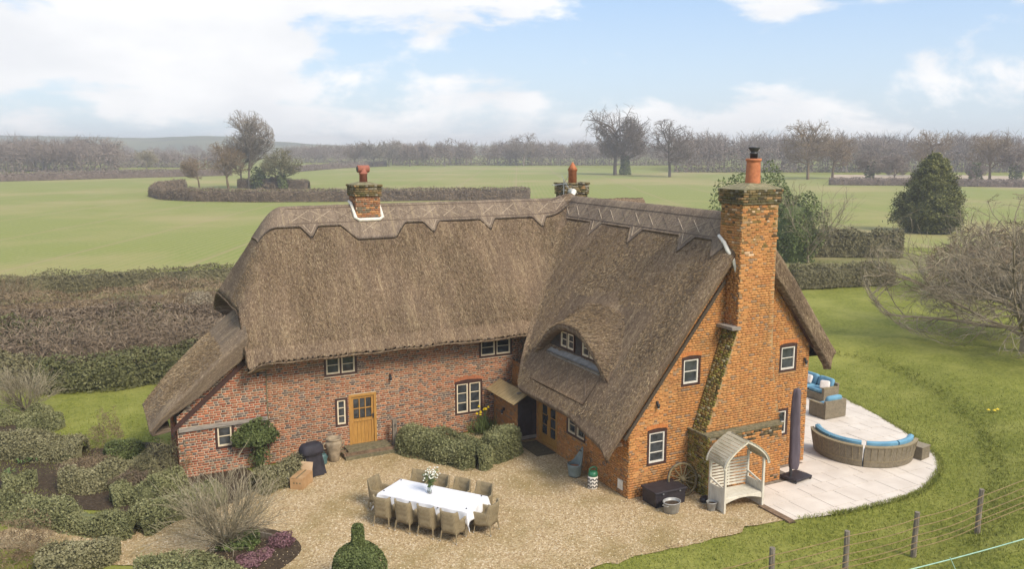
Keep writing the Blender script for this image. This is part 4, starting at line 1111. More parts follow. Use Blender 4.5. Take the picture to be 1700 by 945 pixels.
def make_chair():
    c = thing('dining_chair', '', 'chair', (0, 0, 0), 0, 'woven chairs around the dining table')
    chair_shell().build('shell', MATS['rattan_straw'], c, smooth=True)
    MB().box((0, .03, .40), (.50, .52, .09)).build('seat', MATS['rattan_straw'], c, bevel=.02)
    MB().box((0, .275, .29), (.50, .03, .13)).build('apron', MATS['rattan_straw'], c, bevel=.01)
    for sx in (-1, 1):
        for sy in (-1, 1):
            lg = MB().tube([(sx * .22, sy * .23, .30), (sx * .245, sy * .26, .05)], [.022, .017], 8).build('leg', MATS['rattan_straw'], c)
            MB().tube([(sx * .245, sy * .26, .055), (sx * .25, sy * .265, 0)], [.016, .013], 8).build('foot', MATS['aluminium'], lg)
    return c
TC = np.array([8.26, 21.42]); TL = np.array([.605, -.796]); TS = np.array([.796, .605])     # table centre, long and short axes
ang = math.atan2(TL[1], TL[0])
chairs = []
spots = []
for k in range(4): spots.append((TC + TL * (-1.02 + .72 * k) - TS * .82, TS, ['near side of the white table, next to the left end', 'near side of the white table, second from the left end', 'near side of the white table, second from the right end', 'near side of the white table, next to the right end'][k]))
for k in range(4): spots.append((TC + TL * (-1.05 + .72 * k) + TS * .84, -TS, ['far side of the white table, just left of the flowers', 'far side of the white table, hidden behind the flower vase', 'far side of the white table, just right of the flowers', 'far side of the white table, next to the right end'][k]))
spots.append((TC - TL * 1.78, TL, 'left head of the white table')); spots.append((TC + TL * 1.72, -TL, 'right head of the white table'))
proto = make_chair()
for i, (p, dr, lab) in enumerate(spots):
    o = proto if i == 0 else copy_tree(proto)
    o.location = (p[0], p[1], .004); o.rotation_euler.z = math.atan2(dr[1], dr[0]) - math.pi / 2 + random.uniform(-.06, .06)
    o['label'] = 'woven rattan armchair at the ' + lab
tb = thing('dining_table', 'long dining table hidden beneath a white cloth on the gravel', 'table', (TC[0], TC[1], .004), ang)
MB().box((0, 0, .71), (2.86, 1.12, .05)).build('tabletop', MATS['rattan_grey'], tb)
for sx in (-1, 1):
    for sy in (-1, 1): MB().box((sx * 1.32, sy * .46, .345), (.09, .09, .68)).build('leg', MATS['rattan_grey'], tb)
# cloth
nu, nv = 81, 45
U, Vv = np.meshgrid(np.linspace(-1.80, 1.80, nu), np.linspace(-.94, .94, nv), indexing='ij')
hx_, hy_ = 1.45, .585
ox, oy = np.clip(np.abs(U) - hx_, 0, None), np.clip(np.abs(Vv) - hy_, 0, None)
drop = np.maximum(ox, oy) + .25 * np.minimum(ox, oy)
both = np.minimum(ox, oy)
px_ = np.sign(U) * (np.minimum(np.abs(U), hx_) + ox * .10 + both * .30) + .016 * np.sin(Vv * 17 + U * 3) * np.clip(ox / .2, 0, 1)
py_ = np.sign(Vv) * (np.minimum(np.abs(Vv), hy_) + oy * .12 + both * .32) + .018 * np.sin(U * 13 + Vv * 2) * np.clip(oy / .2, 0, 1)
pz_ = .742 - np.sqrt(drop ** 2 + .0006) * .97 + .024 + .003 * np.sin(U * 5) * np.sin(Vv * 6) - .32 * both
pz_ = np.minimum(pz_, .744)
cl = link('tablecloth', newmesh('tablecloth', np.stack([px_, py_, pz_], -1).reshape(-1, 3), grid_faces(nu, nv), smooth=True), MATS['cloth_white'], None, (TC[0], TC[1], .004), (0, 0, ang))
tag(cl, 'white cloth draped over the long table on the gravel', 'tablecloth')
sm_ = cl.modifiers.new('thick', 'SOLIDIFY'); sm_.thickness = .006
for (a, b_) in ((-1.36, .48), (-1.36, -.40), (1.33, -.42), (1.30, .50), (.55, -.63), (-.35, -.635), (-1.0, -.635)):
    zz = .752 if abs(b_) < .58 else .70
    MB().lathe([(0, 0), (.022, 0), (.022, .012), (.012, .02), (0, .02)], (0, 0, 0), 10).build('weight', MATS['iron'], cl, (a, b_, zz))
# vase of flowers
vp = TC - TL * .12 + TS * .05
va = thing('vase', 'clear glass bottle vase on the white tablecloth', 'vase', (vp[0], vp[1], .752))
MB().lathe([(0, 0), (.062, 0), (.068, .02), (.068, .11), (.045, .16), (.034, .20), (.034, .26), (.042, .28), (.036, .28), (.028, .26), (.028, .2), (.058, .11), (.058, .03), (0, .03)], (0, 0, 0), 18).build('glass', MATS['clear_glass'], va, smooth=True)
bq = thing('bouquet', 'loose bunch of white flowers and green stems in the glass vase', 'flowers', (vp[0], vp[1], .80))
stm = MB(); fl_ = MB(); lv = MB()
for i in range(34):
    th = random.uniform(0, 6.28); rr = random.uniform(.03, .26); hh = random.uniform(.40, .72)
    tip = (rr * math.cos(th), rr * math.sin(th), hh)
    stm.tube([(0, 0, 0), (tip[0] * .15, tip[1] * .15, .22), tip], [.004, .004, .003], 4)
    for k in range(random.randint(1, 3)):
        c = Vector(tip) + Vector((random.gauss(0, .03), random.gauss(0, .03), random.gauss(0, .03)))
        fl_.lathe([(0, -.015), (.022, 0), (.026, .012), (0, .02)], c, 6)
    for k in range(5):
        f = random.uniform(.3, .95); c = Vector(tip) * f; dv = Vector((random.gauss(0, 1), random.gauss(0, 1), random.gauss(.3, .6))).normalized() * .07; sv = dv.orthogonal().normalized() * .016
        lv.add([c, c + dv * .5 + sv, c + dv, c + dv * .5 - sv], [(0, 1, 2, 3)])
stm.build('stem', MATS['stem_green'], bq); fl_.build('blossom', MATS['petal_white'], bq, smooth=True); lv.build('leaf', MATS['stem_green'], bq)

# ---- arbour seat
ab = G(1228, 846)
arb = thing('arbour_seat', 'cream painted garden arbour seat with curved slatted roof', 'arbour', (16.58, 18.32, .004), math.radians(-4))
w, dp = 1.34, .72                                              # width (X), depth (Y); opens towards -Y
for sx in (-1, 1):
    for sy, hgt in ((-1, 1.50), (1, 1.50)):
        MB().box((sx * w / 2, sy * dp / 2, hgt / 2), (.065, .065, hgt)).build('post', MATS['arbour_paint'], arb, bevel=.006)
    MB().box((sx * w / 2, 0, .66), (.05, dp - .065, .06)).build('side_rail', MATS['arbour_paint'], arb); MB().box((sx * w / 2, 0, .05), (.04, dp - .065, .06)).build('side_rail', MATS['arbour_paint'], arb)
    for k in range(6): MB().box((sx * w / 2, -dp / 2 + .085 + k * .11, .355), (.022, .104, .55)).build('panel_board', MATS['arbour_paint'], arb)
    MB().bar((sx * w / 2, -dp / 2, .70), (sx * w / 2, dp / 2, .86), .045, .05).build('arm_rail', MATS['arbour_paint'], arb)
st_ = MB(); st_.box((0, -.02, .44), (w - .07, dp - .08, .035)); st_.build('seat', MATS['arbour_paint'], arb)
prof = [(-w / 2 + .03, .43)] + [(x, .43 - .13 * (abs(x) / (w / 2)) ** 2 - .03) for x in np.linspace(-w / 2 + .03, w / 2 - .03, 13)] + [(w / 2 - .03, .43)]
MB().prism(prof, -dp / 2 - .01, -dp / 2 + .02).build('seat_apron', MATS['arbour_paint'], arb)
for k in range(9): MB().box((0, dp / 2 - .01, .53 + k * .095), (w - .06, .025, .055)).build('back_slat', MATS['arbour_paint'], arb)
MB().box((0, dp / 2 + .012, .95), (.05, .02, .95)).build('back_post', MATS['arbour_paint'], arb)
# pointed, bowed roof
def arcpt(t): # t 0..1 from eave to apex (right side)
    x = (w / 2 + .10) * (1 - t ** 1.75); z = 1.36 + .74 * t ** .93; return x, z
for sx in (-1, 1):
    for yy, nm in ((-dp / 2 - .09, 'front'), (dp / 2 + .04, 'back')):
        mbr = MB(); pts = [arcpt(t) for t in np.linspace(0, 1, 12)]
        for (x0, z0), (x1, z1) in zip(pts[:-1], pts[1:]): mbr.bar((sx * x0, yy, z0), (sx * x1, yy, z1), .045, .075)
        mbr.build('roof_rib', MATS['arbour_paint'], arb)
    ts = np.linspace(0.02, .99, 12)
    for t0, t1 in zip(ts[:-1], ts[1:]):
        (x0, z0), (x1, z1) = arcpt(t0), arcpt(t1 - .012)
        a = Vector((sx * x0, -.025, z0 + .04)); b_ = Vector((sx * x1, -.025, z1 + .04)); dv = (b_ - a)
        M = Matrix((Vector((dv.x, 0, dv.z)).normalized(), Vector((0, 1, 0)), Vector((dv.x, 0, dv.z)).normalized().cross(Vector((0, 1, 0))))).transposed()
        MB().box((a + b_) / 2, (dv.length, dp + .22, .018), M=M).build('roof_slat', MATS['arbour_roof'], arb)

# ---- cartwheel leaning on the plinth
cwp = Vector((15.62, 19.55, 0.0))
whl = thing('cartwheel', 'old wooden spoked cartwheel leaning against the gable wall', 'wheel', (15.62, 19.50, .004), math.radians(-8))
tilt = Matrix.Rotation(math.radians(-14), 4, 'X'); R_ = .50
def wpt(r, th, y=0): return tilt @ Vector((r * math.cos(th), y, R_ + .02 + r * math.sin(th)))
rim = MB(); rim.tube([wpt(R_ - .03, 2 * math.pi * k / 40) for k in range(41)], .036, 8, cap=False); rim.build('rim', MATS['wood_old'], whl, smooth=True)
rim = MB(); rim.tube([wpt(R_, 2 * math.pi * k / 40) for k in range(41)], .018, 6, cap=False); rim.build('tyre', MATS['iron'], whl, smooth=True)
for k in range(12): MB().tube([wpt(.06, 2 * math.pi * k / 12 + .1), wpt(R_ - .03, 2 * math.pi * k / 12 + .1)], [.024, .018], 6).build('spoke', MATS['wood_old'], whl)
MB().tube([wpt(0, 0, -.10), wpt(0, 0, -.04), wpt(0, 0, .06), wpt(0, 0, .10)], [.05, .085, .085, .055], 14).build('hub', MATS['wood_old'], whl, smooth=True)
# ---- storage box
sbx = thing('storage_box', 'black garden storage box against the orange gable wall', 'storage box', (14.86, 19.50, .004), math.radians(0))
MB().prism([(-.52, 0), (.52, 0), (.55, .42), (-.55, .42)], -.34, .34).build('body', MATS['plastic_black'], sbx, bevel=.012)
MB().box((0, 0, .455), (1.16, .75, .07)).build('lid', MATS['plastic_black'], sbx, bevel=.02)
for sx in (-.3, .3): MB().box((sx, -.385, .42), (.05, .02, .03)).build('latch', MATS['steel'], sbx)
# ---- zinc tub, small bucket
tub = thing('zinc_tub', 'oval galvanised tub of soil standing before the black storage box', 'tub', (14.62, 18.80, .004), .3)
MB().lathe([(.20, 0), (.215, .01), (.25, .30), (.27, .31), (.27, .325), (.25, .33), (.235, .31), (.225, .24), (0, .24)], (0, 0, 0), 28, 1.1, .9).build('body', MATS['zinc'], tub, smooth=True)
MB().lathe([(0, .262), (.228, .25)], (0, 0, 0), 24, 1.1, .9, cap=False).build('earth', MATS['soil'], tub)
for sx in (-1, 1): MB().tube([(sx * .27, -.09, .27), (sx * .33, -.08, .27), (sx * .33, .08, .27), (sx * .27, .09, .27)], .012, 6).build('handle', MATS['zinc'], tub)
bkt = thing('plant_pot', 'small grey metal plant pot beside the cream arbour seat', 'pot', (15.72, 18.36, .004))
MB().lathe([(.10, 0), (.105, .01), (.145, .24), (.16, .25), (.16, .265), (.14, .265), (.125, .20), (0, .20)], (0, 0, 0), 22).build('body', MATS['zinc'], bkt, smooth=True)
MB().lathe([(0, .215), (.125, .21)], (0, 0, 0), 18, cap=False).build('earth', MATS['soil'], bkt)
bg_ = MB(); cushion(bg_, (0, 0, .09), (.34, .24, .17), .4, p=.7); tag(bg_.build('black_bag', MATS['plastic_black'], None, (15.92, 18.92, .004), smooth=True), 'crumpled black bag on the gravel beneath the cartwheel', 'bag')
# ---- tall-backed planter tub and gas bottle by the wing wall
bt = G(952, 793)
trug = thing('garden_tub', 'blue grey plastic tub with tall scooped back beside the wing wall', 'tub', (13.50, 22.38, .004), math.radians(-90))
n_ = 28; V = []; F = []
for side in (1.0, .9):
    for k in range(7):
        f = k / 6
        for j in range(n_):
            th = 2 * math.pi * j / n_; bk = max(0, math.sin(th)) ** 2.2
            top = .40 + .52 * bk; z = (.02 if side == 1 else .05) + f * (top - .02); rr = (.20 + .06 * min(1, z / .42)) * side
            lean = .16 * max(0, z - .35) * bk * 2
            shrink = 1 - .38 * max(0, (z - .45) / .5)
            V.append((rr * math.cos(th) * (shrink if bk > .02 else 1), rr * math.sin(th) * .92 + lean * .4, z))
for s_ in range(2):
    for k in range(6):
        for j in range(n_):
            a = s_ * 7 * n_ + k * n_ + j; b_ = s_ * 7 * n_ + k * n_ + (j + 1) % n_
            F.append((a, b_, b_ + n_, a + n_) if s_ == 0 else (a, a + n_, b_ + n_, b_))
for j in range(n_): F.append((6 * n_ + j, 6 * n_ + (j + 1) % n_, 13 * n_ + (j + 1) % n_, 13 * n_ + j))
F.append(tuple(range(n_))[::-1]); F.append(tuple(7 * n_ + j for j in range(n_)))
MB().add(V, F).build('body', MATS['plastic_grey_green'], trug, smooth=True)
MB().lathe([(0, .28), (.17, .28), (.2, .31), (.19, .33), (0, .33)], (0, -.02, 0), 18).build('clay_pot', MATS['terracotta'], trug, smooth=True)
MB().box((0, .205, .82), (.11, .03, .035)).build('hand_slot', MATS['plastic_black'], trug)
MB().tube([(-.23, -.05, .07), (-.23, .08, .07)], .06, 10).build('wheel', MATS['plastic_black'], trug)
gb = G(984, 811)
gas = thing('gas_bottle', 'small gas bottle with green cap and white slotted shell by the wing', 'gas bottle', (gb[0], gb[1] , .004))
MB().lathe([(0, 0), (.15, 0), (.16, .03), (.155, .40), (.14, .41), (0, .41)], (0, 0, 0), 22).build('shell', MATS['white_paint'], gas, smooth=True)
for k in range(16):
    for j in range(3):
        a = 2 * math.pi * k / 16
        MB().box((.158 * math.cos(a), .158 * math.sin(a), .09 + .115 * j), (.012, .032, .085), M=Matrix.Rotation(a, 3, 'Z') @ Matrix.Rotation(.55 if k % 2 else -.55, 3, 'X')).build('slot', MATS['iron'], gas)
MB().lathe([(0, .40), (.15, .40), (.155, .46), (.13, .54), (.09, .56), (0, .56)], (0, 0, 0), 20).build('cap', MATS['plastic_green'], gas, smooth=True)
hl = MB(); hl.tube([(.13, 0, .5), (.13, 0, .64), (.06, 0, .68), (-.06, 0, .68), (-.13, 0, .64), (-.13, 0, .5)], .022, 8); hl.build('handle', MATS['plastic_green'], gas, smooth=True)
mt = MB().box((13.62, 25.15, .012), (.75, 1.45, .016)); tag(mt.build('paved_step', MATS['matting'], bevel=.005), 'brown mossy stone slab in front of the dark porch door', 'door step')

# ---- by the front door: urn, watering can, post, barbecue, boxes
ur = G(562, 768)
urn = thing('stone_urn', 'tall weathered clay urn beside the front door steps', 'urn', (6.98, 27.18, .004))
MB().lathe([(.15, 0), (.17, .02), (.20, .22), (.255, .48), (.29, .62), (.27, .68), (.235, .71), (.24, .74), (.27, .77), (.265, .80), (.20, .80), (.17, .70), (0, .66)], (0, 0, 0), 26).build('body', MATS['stoneware'], urn, smooth=True)
for sx in (-1, 1): MB().tube([(sx * .26, 0, .66), (sx * .35, 0, .62), (sx * .34, 0, .48), (sx * .25, 0, .45)], .026, 7).build('handle', MATS['stoneware'], urn, smooth=True)
wc = G(547, 770)
wcan = thing('watering_can', 'dark teal watering can between barbecue cover and clay urn', 'watering can', (6.58, 27.08, .004), .6)
MB().lathe([(.13, 0), (.135, .02), (.125, .28), (.10, .33), (.09, .33), (0, .31)], (0, 0, 0), 18, 1.15, .9).build('body', MATS['plastic_teal'], wcan, smooth=True)
MB().tube([(.12, 0, .08), (.25, 0, .2), (.34, 0, .36)], [.03, .022, .016], 8).build('spout', MATS['plastic_teal'], wcan, smooth=True)
MB().tube([(-.13, 0, .16), (-.2, 0, .28), (-.1, 0, .42), (.06, 0, .40), (.09, 0, .32)], .014, 7).build('handle', MATS['plastic_teal'], wcan, smooth=True)
pt = thing('bird_post', 'weathered grey timber post with iron ring beside the front door', 'post', (9.20, 27.42, .004))
MB().box((0, 0, .52), (.15, .15, 1.04)).build('shaft', MATS['wood_post'], pt, bevel=.015)
MB().box((0, 0, .10), (.21, .21, .09)).build('collar', MATS['iron'], pt, bevel=.01)
MB().tube([(.0, -.08, .90), (.04, -.10, .86), (0, -.11, .81), (-.04, -.10, .86), (0, -.08, .90)], .008, 6).build('ring', MATS['iron'], pt)
lt = thing('brick_pedestal', 'low brick block with white lantern top beside the clipped hedge', 'lantern', (9.66, 27.12, .004), .2)
MB().box((0, 0, .11), (.24, .22, .22)).build('block', MATS['edging_brick'], lt, bevel=.008)
MB().lathe([(.03, .22), (.035, .28), (.09, .29), (.085, .33), (.03, .36), (0, .36)], (0, 0, 0), 14).build('lamp_head', MATS['lead_white'], lt, smooth=True)
gp_ = thing('green_pot', 'dark green glazed pot at the foot of the grey post', 'pot', (9.44, 27.16, .004))
MB().lathe([(.07, 0), (.075, .01), (.105, .24), (.115, .25), (.11, .27), (.09, .26), (.08, .2), (0, .2)], (0, 0, 0), 18).build('body', MATS['plastic_teal'], gp_, smooth=True)
bq_ = G(522, 783)
bbq = thing('covered_barbecue', 'barbecue under a black fabric cover beside the facade', 'barbecue', (6.02, 26.30, .004), math.radians(18))
n_ = 40; V = []; F = []; lev = [(.0, .40, .30, .055), (.15, .37, .28, .05), (.40, .34, .25, .035), (.62, .31, .225, .02), (.70, .30, .22, .008), (.73, .36, .26, .004), (.80, .38, .27, .002), (.93, .36, .25, .002), (1.03, .30, .20, 0), (1.06, .20, .12, 0), (1.07, 0.01, .01, 0)]
for (z, a, b_, rp) in lev:
    for j in range(n_):
        th = 2 * math.pi * j / n_; sg = lambda v: math.copysign(abs(v) ** .5, v); q = 1 + rp * 2.2 * math.sin(th * 9 + z * 2)
        V.append((a * sg(math.cos(th)) * q, b_ * sg(math.sin(th)) * q, z + (.02 * math.sin(th * 3) if z < .05 else 0)))
for i in range(len(lev) - 1):
    for j in range(n_): F.append((i * n_ + j, i * n_ + (j + 1) % n_, (i + 1) * n_ + (j + 1) % n_, (i + 1) * n_ + j))
MB().add(V, F).build('cover', MATS['cover_black'], bbq, smooth=True)
MB().box((0, 0, .04), (.5, .34, .07)).build('base', MATS['iron'], bbq)
cb = thing('cardboard_box', 'open cardboard box with raised flap in front of the black barbecue', 'box', (5.52, 25.58, .004), math.radians(52))
MB().box((0, 0, .17), (.74, .42, .34)).build('body', MATS['cardboard'], cb, bevel=.006)
for k, (x, y, rx) in enumerate(((0, -.11, .03), (0, .10, .02))): MB().box((x, y, .352 + .006 * k), (.73, .205, .008), M=Matrix.Rotation(rx, 3, 'X')).build('flap', MATS['cardboard'], cb)
MB().box((.40, 0, .47), (.008, .40, .27), M=Matrix.Rotation(.35, 3, 'Y')).build('flap', MATS['cardboard_inside'], cb)
MB().box((0, 0, .363), (.72, .05, .003)).build('tape', MATS['wood_old'], cb)
for k in range(3): MB().box((-.372, -.12 + .1 * k, .2), (.004, .05, .05)).build('print', MATS['wood_old'], cb)
gbx = thing('grey_crate', 'small grey plastic crate wedged between hedge and cardboard box', 'crate', (5.22, 26.02, .004), .9)
for (c, d) in (((0, 0, .02), (.42, .28, .03)), ((-.2, 0, .13), (.02, .28, .22)), ((.2, 0, .13), (.02, .28, .22)), ((0, -.13, .13), (.38, .02, .22)), ((0, .13, .13), (.38, .02, .22))):
    MB().box(c, d).build('panel', MATS['zinc'], gbx)

# ---- patio furniture
sc_ = np.array([23.5, 19.8]); SR_ = 1.62
def arc_sofa(t0, t1, lab, name='curved_sofa'):
    tm = math.radians((t0 + t1) / 2); root = thing(name, lab, 'sofa', (sc_[0] + SR_ * math.cos(tm), sc_[1] + SR_ * math.sin(tm), .028), 0, 'halves of the curved rattan sofa')
    off = np.array([SR_ * math.cos(tm), SR_ * math.sin(tm)])
    ths = np.radians(np.linspace(t0, t1, 24))
    def ring(prof, nm, mat, t=ths, smooth=True, cap=True):
        V = []; F = []; k = len(prof)
        for th in t:
            for (r, z) in prof: V.append((r * math.cos(th) - off[0], r * math.sin(th) - off[1], z))
        for i in range(len(t) - 1):
            for j in range(k): F.append((i * k + j, (i + 1) * k + j, (i + 1) * k + (j + 1) % k, i * k + (j + 1) % k))
        F.append(tuple(range(k))); F.append(tuple((len(t) - 1) * k + j for j in range(k))[::-1])
        return MB().add(V, F).build(nm, mat, root, smooth=False)
    ring([(1.56, .0), (1.60, .02), (1.70, .72), (1.60, .72), (1.50, .36)], 'back', MATS['rattan_grey'])
    ring([(1.0, .02), (1.52, .02), (1.52, .33), (1.0, .33)], 'seat_base', MATS['rattan_grey'])
    ring([(1.715, .70), (1.725, .74), (1.60, .76), (1.59, .72)], 'top_rail', MATS['rattan_straw'])
    ring([(1.628, .20), (1.636, .22), (1.632, .235), (1.60, .22)], 'band', MATS['rattan_straw'])
    for th in ths[::2]:
        p0 = (1.585 * math.cos(th) - off[0], 1.585 * math.sin(th) - off[1], .01); p1 = (1.712 * math.cos(th) - off[0], 1.712 * math.sin(th) - off[1], .72)
        MB().tube([p0, p1], .011, 5).build('stake', MATS['rattan_straw'], root)
    ring([(1.0, .33), (1.02, .44), (1.06, .47), (1.42, .47), (1.5, .44), (1.5, .33)], 'seat_cushion', MATS['cushion_blue'])
    for a0, a1 in ((t0 + 2, (t0 + t1) / 2 - 1), ((t0 + t1) / 2 + 1, t1 - 2)):
        ring([(1.34, .45), (1.36, .78), (1.42, .86), (1.50, .88), (1.58, .84), (1.57, .60), (1.5, .45)], 'back_cushion', MATS['cushion_blue'], np.radians(np.linspace(a0, a1, 12)))
    return root
arc_sofa(138, 221, 'left half of the curved rattan sofa with blue cushions')
arc_sofa(223, 306, 'right half of the curved rattan sofa with blue cushions')
st = thing('side_table', 'square woven rattan side table at the end of the curved sofa', 'table', (24.75, 18.55, .028), math.radians(10))
for (c, d) in (((0, -.24, .22), (.5, .03, .40)), ((0, .24, .22), (.5, .03, .40)), ((-.235, 0, .22), (.03, .45, .40)), ((.235, 0, .22), (.03, .45, .40))): MB().box(c, d).build('side_panel', MATS['rattan_grey'], st)
MB().box((0, 0, .435), (.54, .54, .035)).build('tabletop', MATS['rattan_grey'], st, bevel=.008)
def lounge(name, lab, loc, rz, w, n, cat, group=None):
    """Woven lounge seat opening to -Y (local)."""
    r = thing(name, lab, cat, loc, rz, group); d = .84
    MB().box((0, 0, .17), (w, d, .30)).build('base', MATS['rattan_grey'], r, bevel=.01)
    MB().box((0, d / 2 - .05, .52), (w, .10, .40)).build('back', MATS['rattan_grey'], r, bevel=.01)
    for sx in (-1, 1):
        MB().box((sx * (w / 2 - .06), -.05, .44), (.13, d - .1, .26)).build('arm', MATS['rattan_grey'], r, bevel=.01)
        MB().box((sx * (w / 2 - .06), -.05, .585), (.15, d - .08, .03)).build('arm_top', MATS['rattan_straw'], r)
    cwid = (w - .28) / n
    for k in range(n):
        x = -w / 2 + .14 + cwid * (k + .5)
        m_ = MB(); cushion(m_, (x, -.04, .40), (cwid - .01, d - .16, .17), p=.3); m_.build('seat_cushion', MATS['cushion_blue'], r, smooth=True)
        m_ = MB(); cushion(m_, (x, d / 2 - .17, .66), (cwid - .02, .46, .20), M=Matrix.Rotation(math.radians(72), 3, 'X'), p=.35); m_.build('back_cushion', MATS['cushion_blue'], r, smooth=True)
    return r
lounge('sofa', 'two seat rattan sofa with blue cushions at the back of the patio', (27.05, 25.45, .028), math.radians(-90), 1.9, 2, 'sofa')
lounge('lounge_chair', 'rattan armchair with blue cushion in front of the patio sofa', (25.5, 23.25, .028), math.radians(180), 1.1, 1, 'chair')
for (c, rz, lab) in (((26.95, 24.78, .68), -1.0, 'white scatter cushion at the right arm of the patio sofa'), ((27.0, 25.75, .70), -1.5, 'white scatter cushion in the middle of the patio sofa')):
    m_ = MB(); cushion(m_, (0, 0, 0), (.40, .38, .14), M=Matrix.Rotation(rz, 3, 'Z') @ Matrix.Rotation(math.radians(68), 3, 'X'), p=.4); tag(m_.build('scatter_cushion', MATS['cushion_white'], None, c, smooth=True), lab, 'cushion')
# parasol under its cover
ps = thing('parasol', 'closed cantilever parasol in a grey cover beside the gable', 'parasol', (19.62, 18.98, .028), math.radians(8))
bs = MB().box((0, 0, .10), (.80, .62, .07)).build('base', MATS['plastic_black'], ps, bevel=.01)
for sx in (-1, 1):
    for sy in (-1, 1): MB().tube([(sx * .36 - .02, sy * .27, .035), (sx * .36 + .02, sy * .27, .035)], .034, 10).build('castor', MATS['iron'], ps)
MB().tube([(-.22, .05, .13), (-.22, .05, 2.75)], .045, 10).build('mast', MATS['iron'], ps)
V = []; F = []; n_ = 22; lev = [(.38, .13), (.55, .16), (1.0, .17), (1.6, .165), (2.2, .15), (2.75, .125), (2.95, .11), (3.0, .02)]
for i, (z, r_) in enumerate(lev):
    for j in range(n_):
        th = 2 * math.pi * j / n_; q = 1 + .13 * math.sin(th * 4 + z * 1.3) + .05 * math.sin(th * 7 - z * 2)
        V.append((-.14 + r_ * math.cos(th) * q * .95 + .03 * math.sin(z * 2), .02 + r_ * math.sin(th) * q, z))
for i in range(len(lev) - 1):
    for j in range(n_): F.append((i * n_ + j, i * n_ + (j + 1) % n_, (i + 1) * n_ + (j + 1) % n_, (i + 1) * n_ + j))
MB().add(V, F).build('cover', MATS['cover_grey'], ps, smooth=True)

# ---- post and wire fence, electric rope
fp = [G(1143, 1030), G(1278, 990), G(1402, 957), G(1516, 926), G(1621, 897), G(1722, 872), G(1815, 848)]
fence = thing('wire_fence', 'post and wire fence of weathered posts along the lawn edge', 'fence', (float(fp[2][0]), float(fp[2][1]), 0))
for i, p in enumerate(fp):
    gz = float(ground_z(p[0], p[1])); h = 1.22 + random.uniform(-.04, .04)
    n_ = 7; mbp = MB(); mbp.tube([(0, 0, -.1), (0.01, 0, h * .5), (random.uniform(-.02, .02), random.uniform(-.02, .02), h)], [.075, .07, .066], 9)
    mbp.build('post', MATS['wood_post'], fence, (p[0] - fp[2][0], p[1] - fp[2][1], gz))
for k, hh in enumerate((1.10, .86, .63, .43, .28)):
    wmb = MB(); pts = []
    for p, q in zip(fp[:-1], fp[1:]):
        for t in (0, .25, .5, .75):
            c = p + (q - p) * t; pts.append((c[0] - fp[2][0], c[1] - fp[2][1] - .08, float(ground_z(c[0], c[1])) + hh - .03 * math.sin(math.pi * t)))
    wmb.tube(pts, .009, 5); wmb.build('wire', MATS['wire_rust'], fence)
surf('rope_green', (.25, .42, .32), (.34, .52, .42), 5, .6, 'POS', 0)
ra, rb = G(1390, 975, .75), G(1760, 878, .75)
rp = MB(); rp.tube([tuple(ra + (rb - ra) * t + np.array([0, 0, -.06 * math.sin(math.pi * t)])) for t in np.linspace(0, 1, 14)], .014, 6)
rp.tube([tuple(ra + (rb - ra) * .47), tuple(ra + (rb - ra) * .5 + np.array([.0, -.25, -.7]))], .010, 6)
tag(rp.build('electric_rope', MATS['rope_green']), 'pale green electric fence rope across the bottom right corner', 'rope')
# ================================================================== PLANTS
GREY_GREEN = [(0.034, 0.034, 0.016), (0.098, 0.104, 0.044), (0.166, 0.169, 0.073), (0.231, 0.229, 0.107), (0.351, 0.332, 0.176)]
DARK_GREEN = [(0.017, 0.023, 0.009), (0.049, 0.065, 0.021), (0.088, 0.111, 0.035), (0.137, 0.163, 0.055), (0.208, 0.234, 0.091)]
MID_GREEN = [(0.02, 0.03, 0.009), (0.061, 0.084, 0.024), (0.108, 0.142, 0.041), (0.155, 0.189, 0.061), (0.243, 0.27, 0.101)]
BROWN = [(0.046, 0.034, 0.023), (0.111, 0.081, 0.055), (0.163, 0.12, 0.081), (0.215, 0.163, 0.111), (0.312, 0.247, 0.169)]
BROWN_GREEN = [(0.042, 0.039, 0.02), (0.098, 0.087, 0.045), (0.147, 0.133, 0.067), (0.196, 0.175, 0.091), (0.28, 0.245, 0.14)]
TAN = [(0.057, 0.039, 0.021), (0.138, 0.094, 0.053), (0.196, 0.14, 0.081), (0.253, 0.19, 0.115), (0.322, 0.253, 0.161)]
PALE = [(.11, .09, .055), (.19, .16, .10), (.26, .22, .145), (.32, .275, .19), (.40, .35, .26)]
for nm, st in (('leaf_grey', GREY_GREEN), ('leaf_dark', DARK_GREEN), ('leaf_mid', MID_GREEN), ('twig_brown', BROWN), ('twig_green', BROWN_GREEN), ('twig_tan', TAN), ('twig_pale', PALE),
               ('wood_far', [(.09, .068, .056), (.16, .122, .10), (.21, .163, .135), (.255, .205, .17), (.31, .26, .22)]),  # lightened and greyed: distance haze partly put into the twig colours
               ('twig_apple', [(.09, .072, .046), (.17, .138, .09), (.24, .198, .135), (.32, .27, .19), (.44, .385, .29)]),
               ('leaf_sage', [(.04, .035, .018), (.115, .108, .052), (.185, .17, .085), (.25, .23, .125), (.36, .33, .20)]),
               ('leaf_olive', [(.025, .025, .010), (.068, .070, .027), (.105, .107, .042), (.145, .143, .062), (.21, .20, .095)]),
               ('oak_far', [(.06, .045, .036), (.10, .077, .062), (.135, .105, .085), (.17, .135, .11), (.21, .175, .145)]),
               ('twig_grey', [(.11, .09, .072), (.17, .142, .115), (.225, .19, .157), (.275, .238, .20), (.34, .30, .26)]),
               ('heather', [(.07, .07, .025), (.10, .06, .05), (.17, .085, .10), (.24, .13, .15), (.13, .12, .045)]),
               ('grass_blade', [(.11, .135, .022), (.165, .192, .034), (.215, .235, .046), (.27, .28, .066), (.34, .33, .10)])):
    leafmat(nm, st, var=.5, nscale=1.5 if nm.startswith('leaf') else .7)

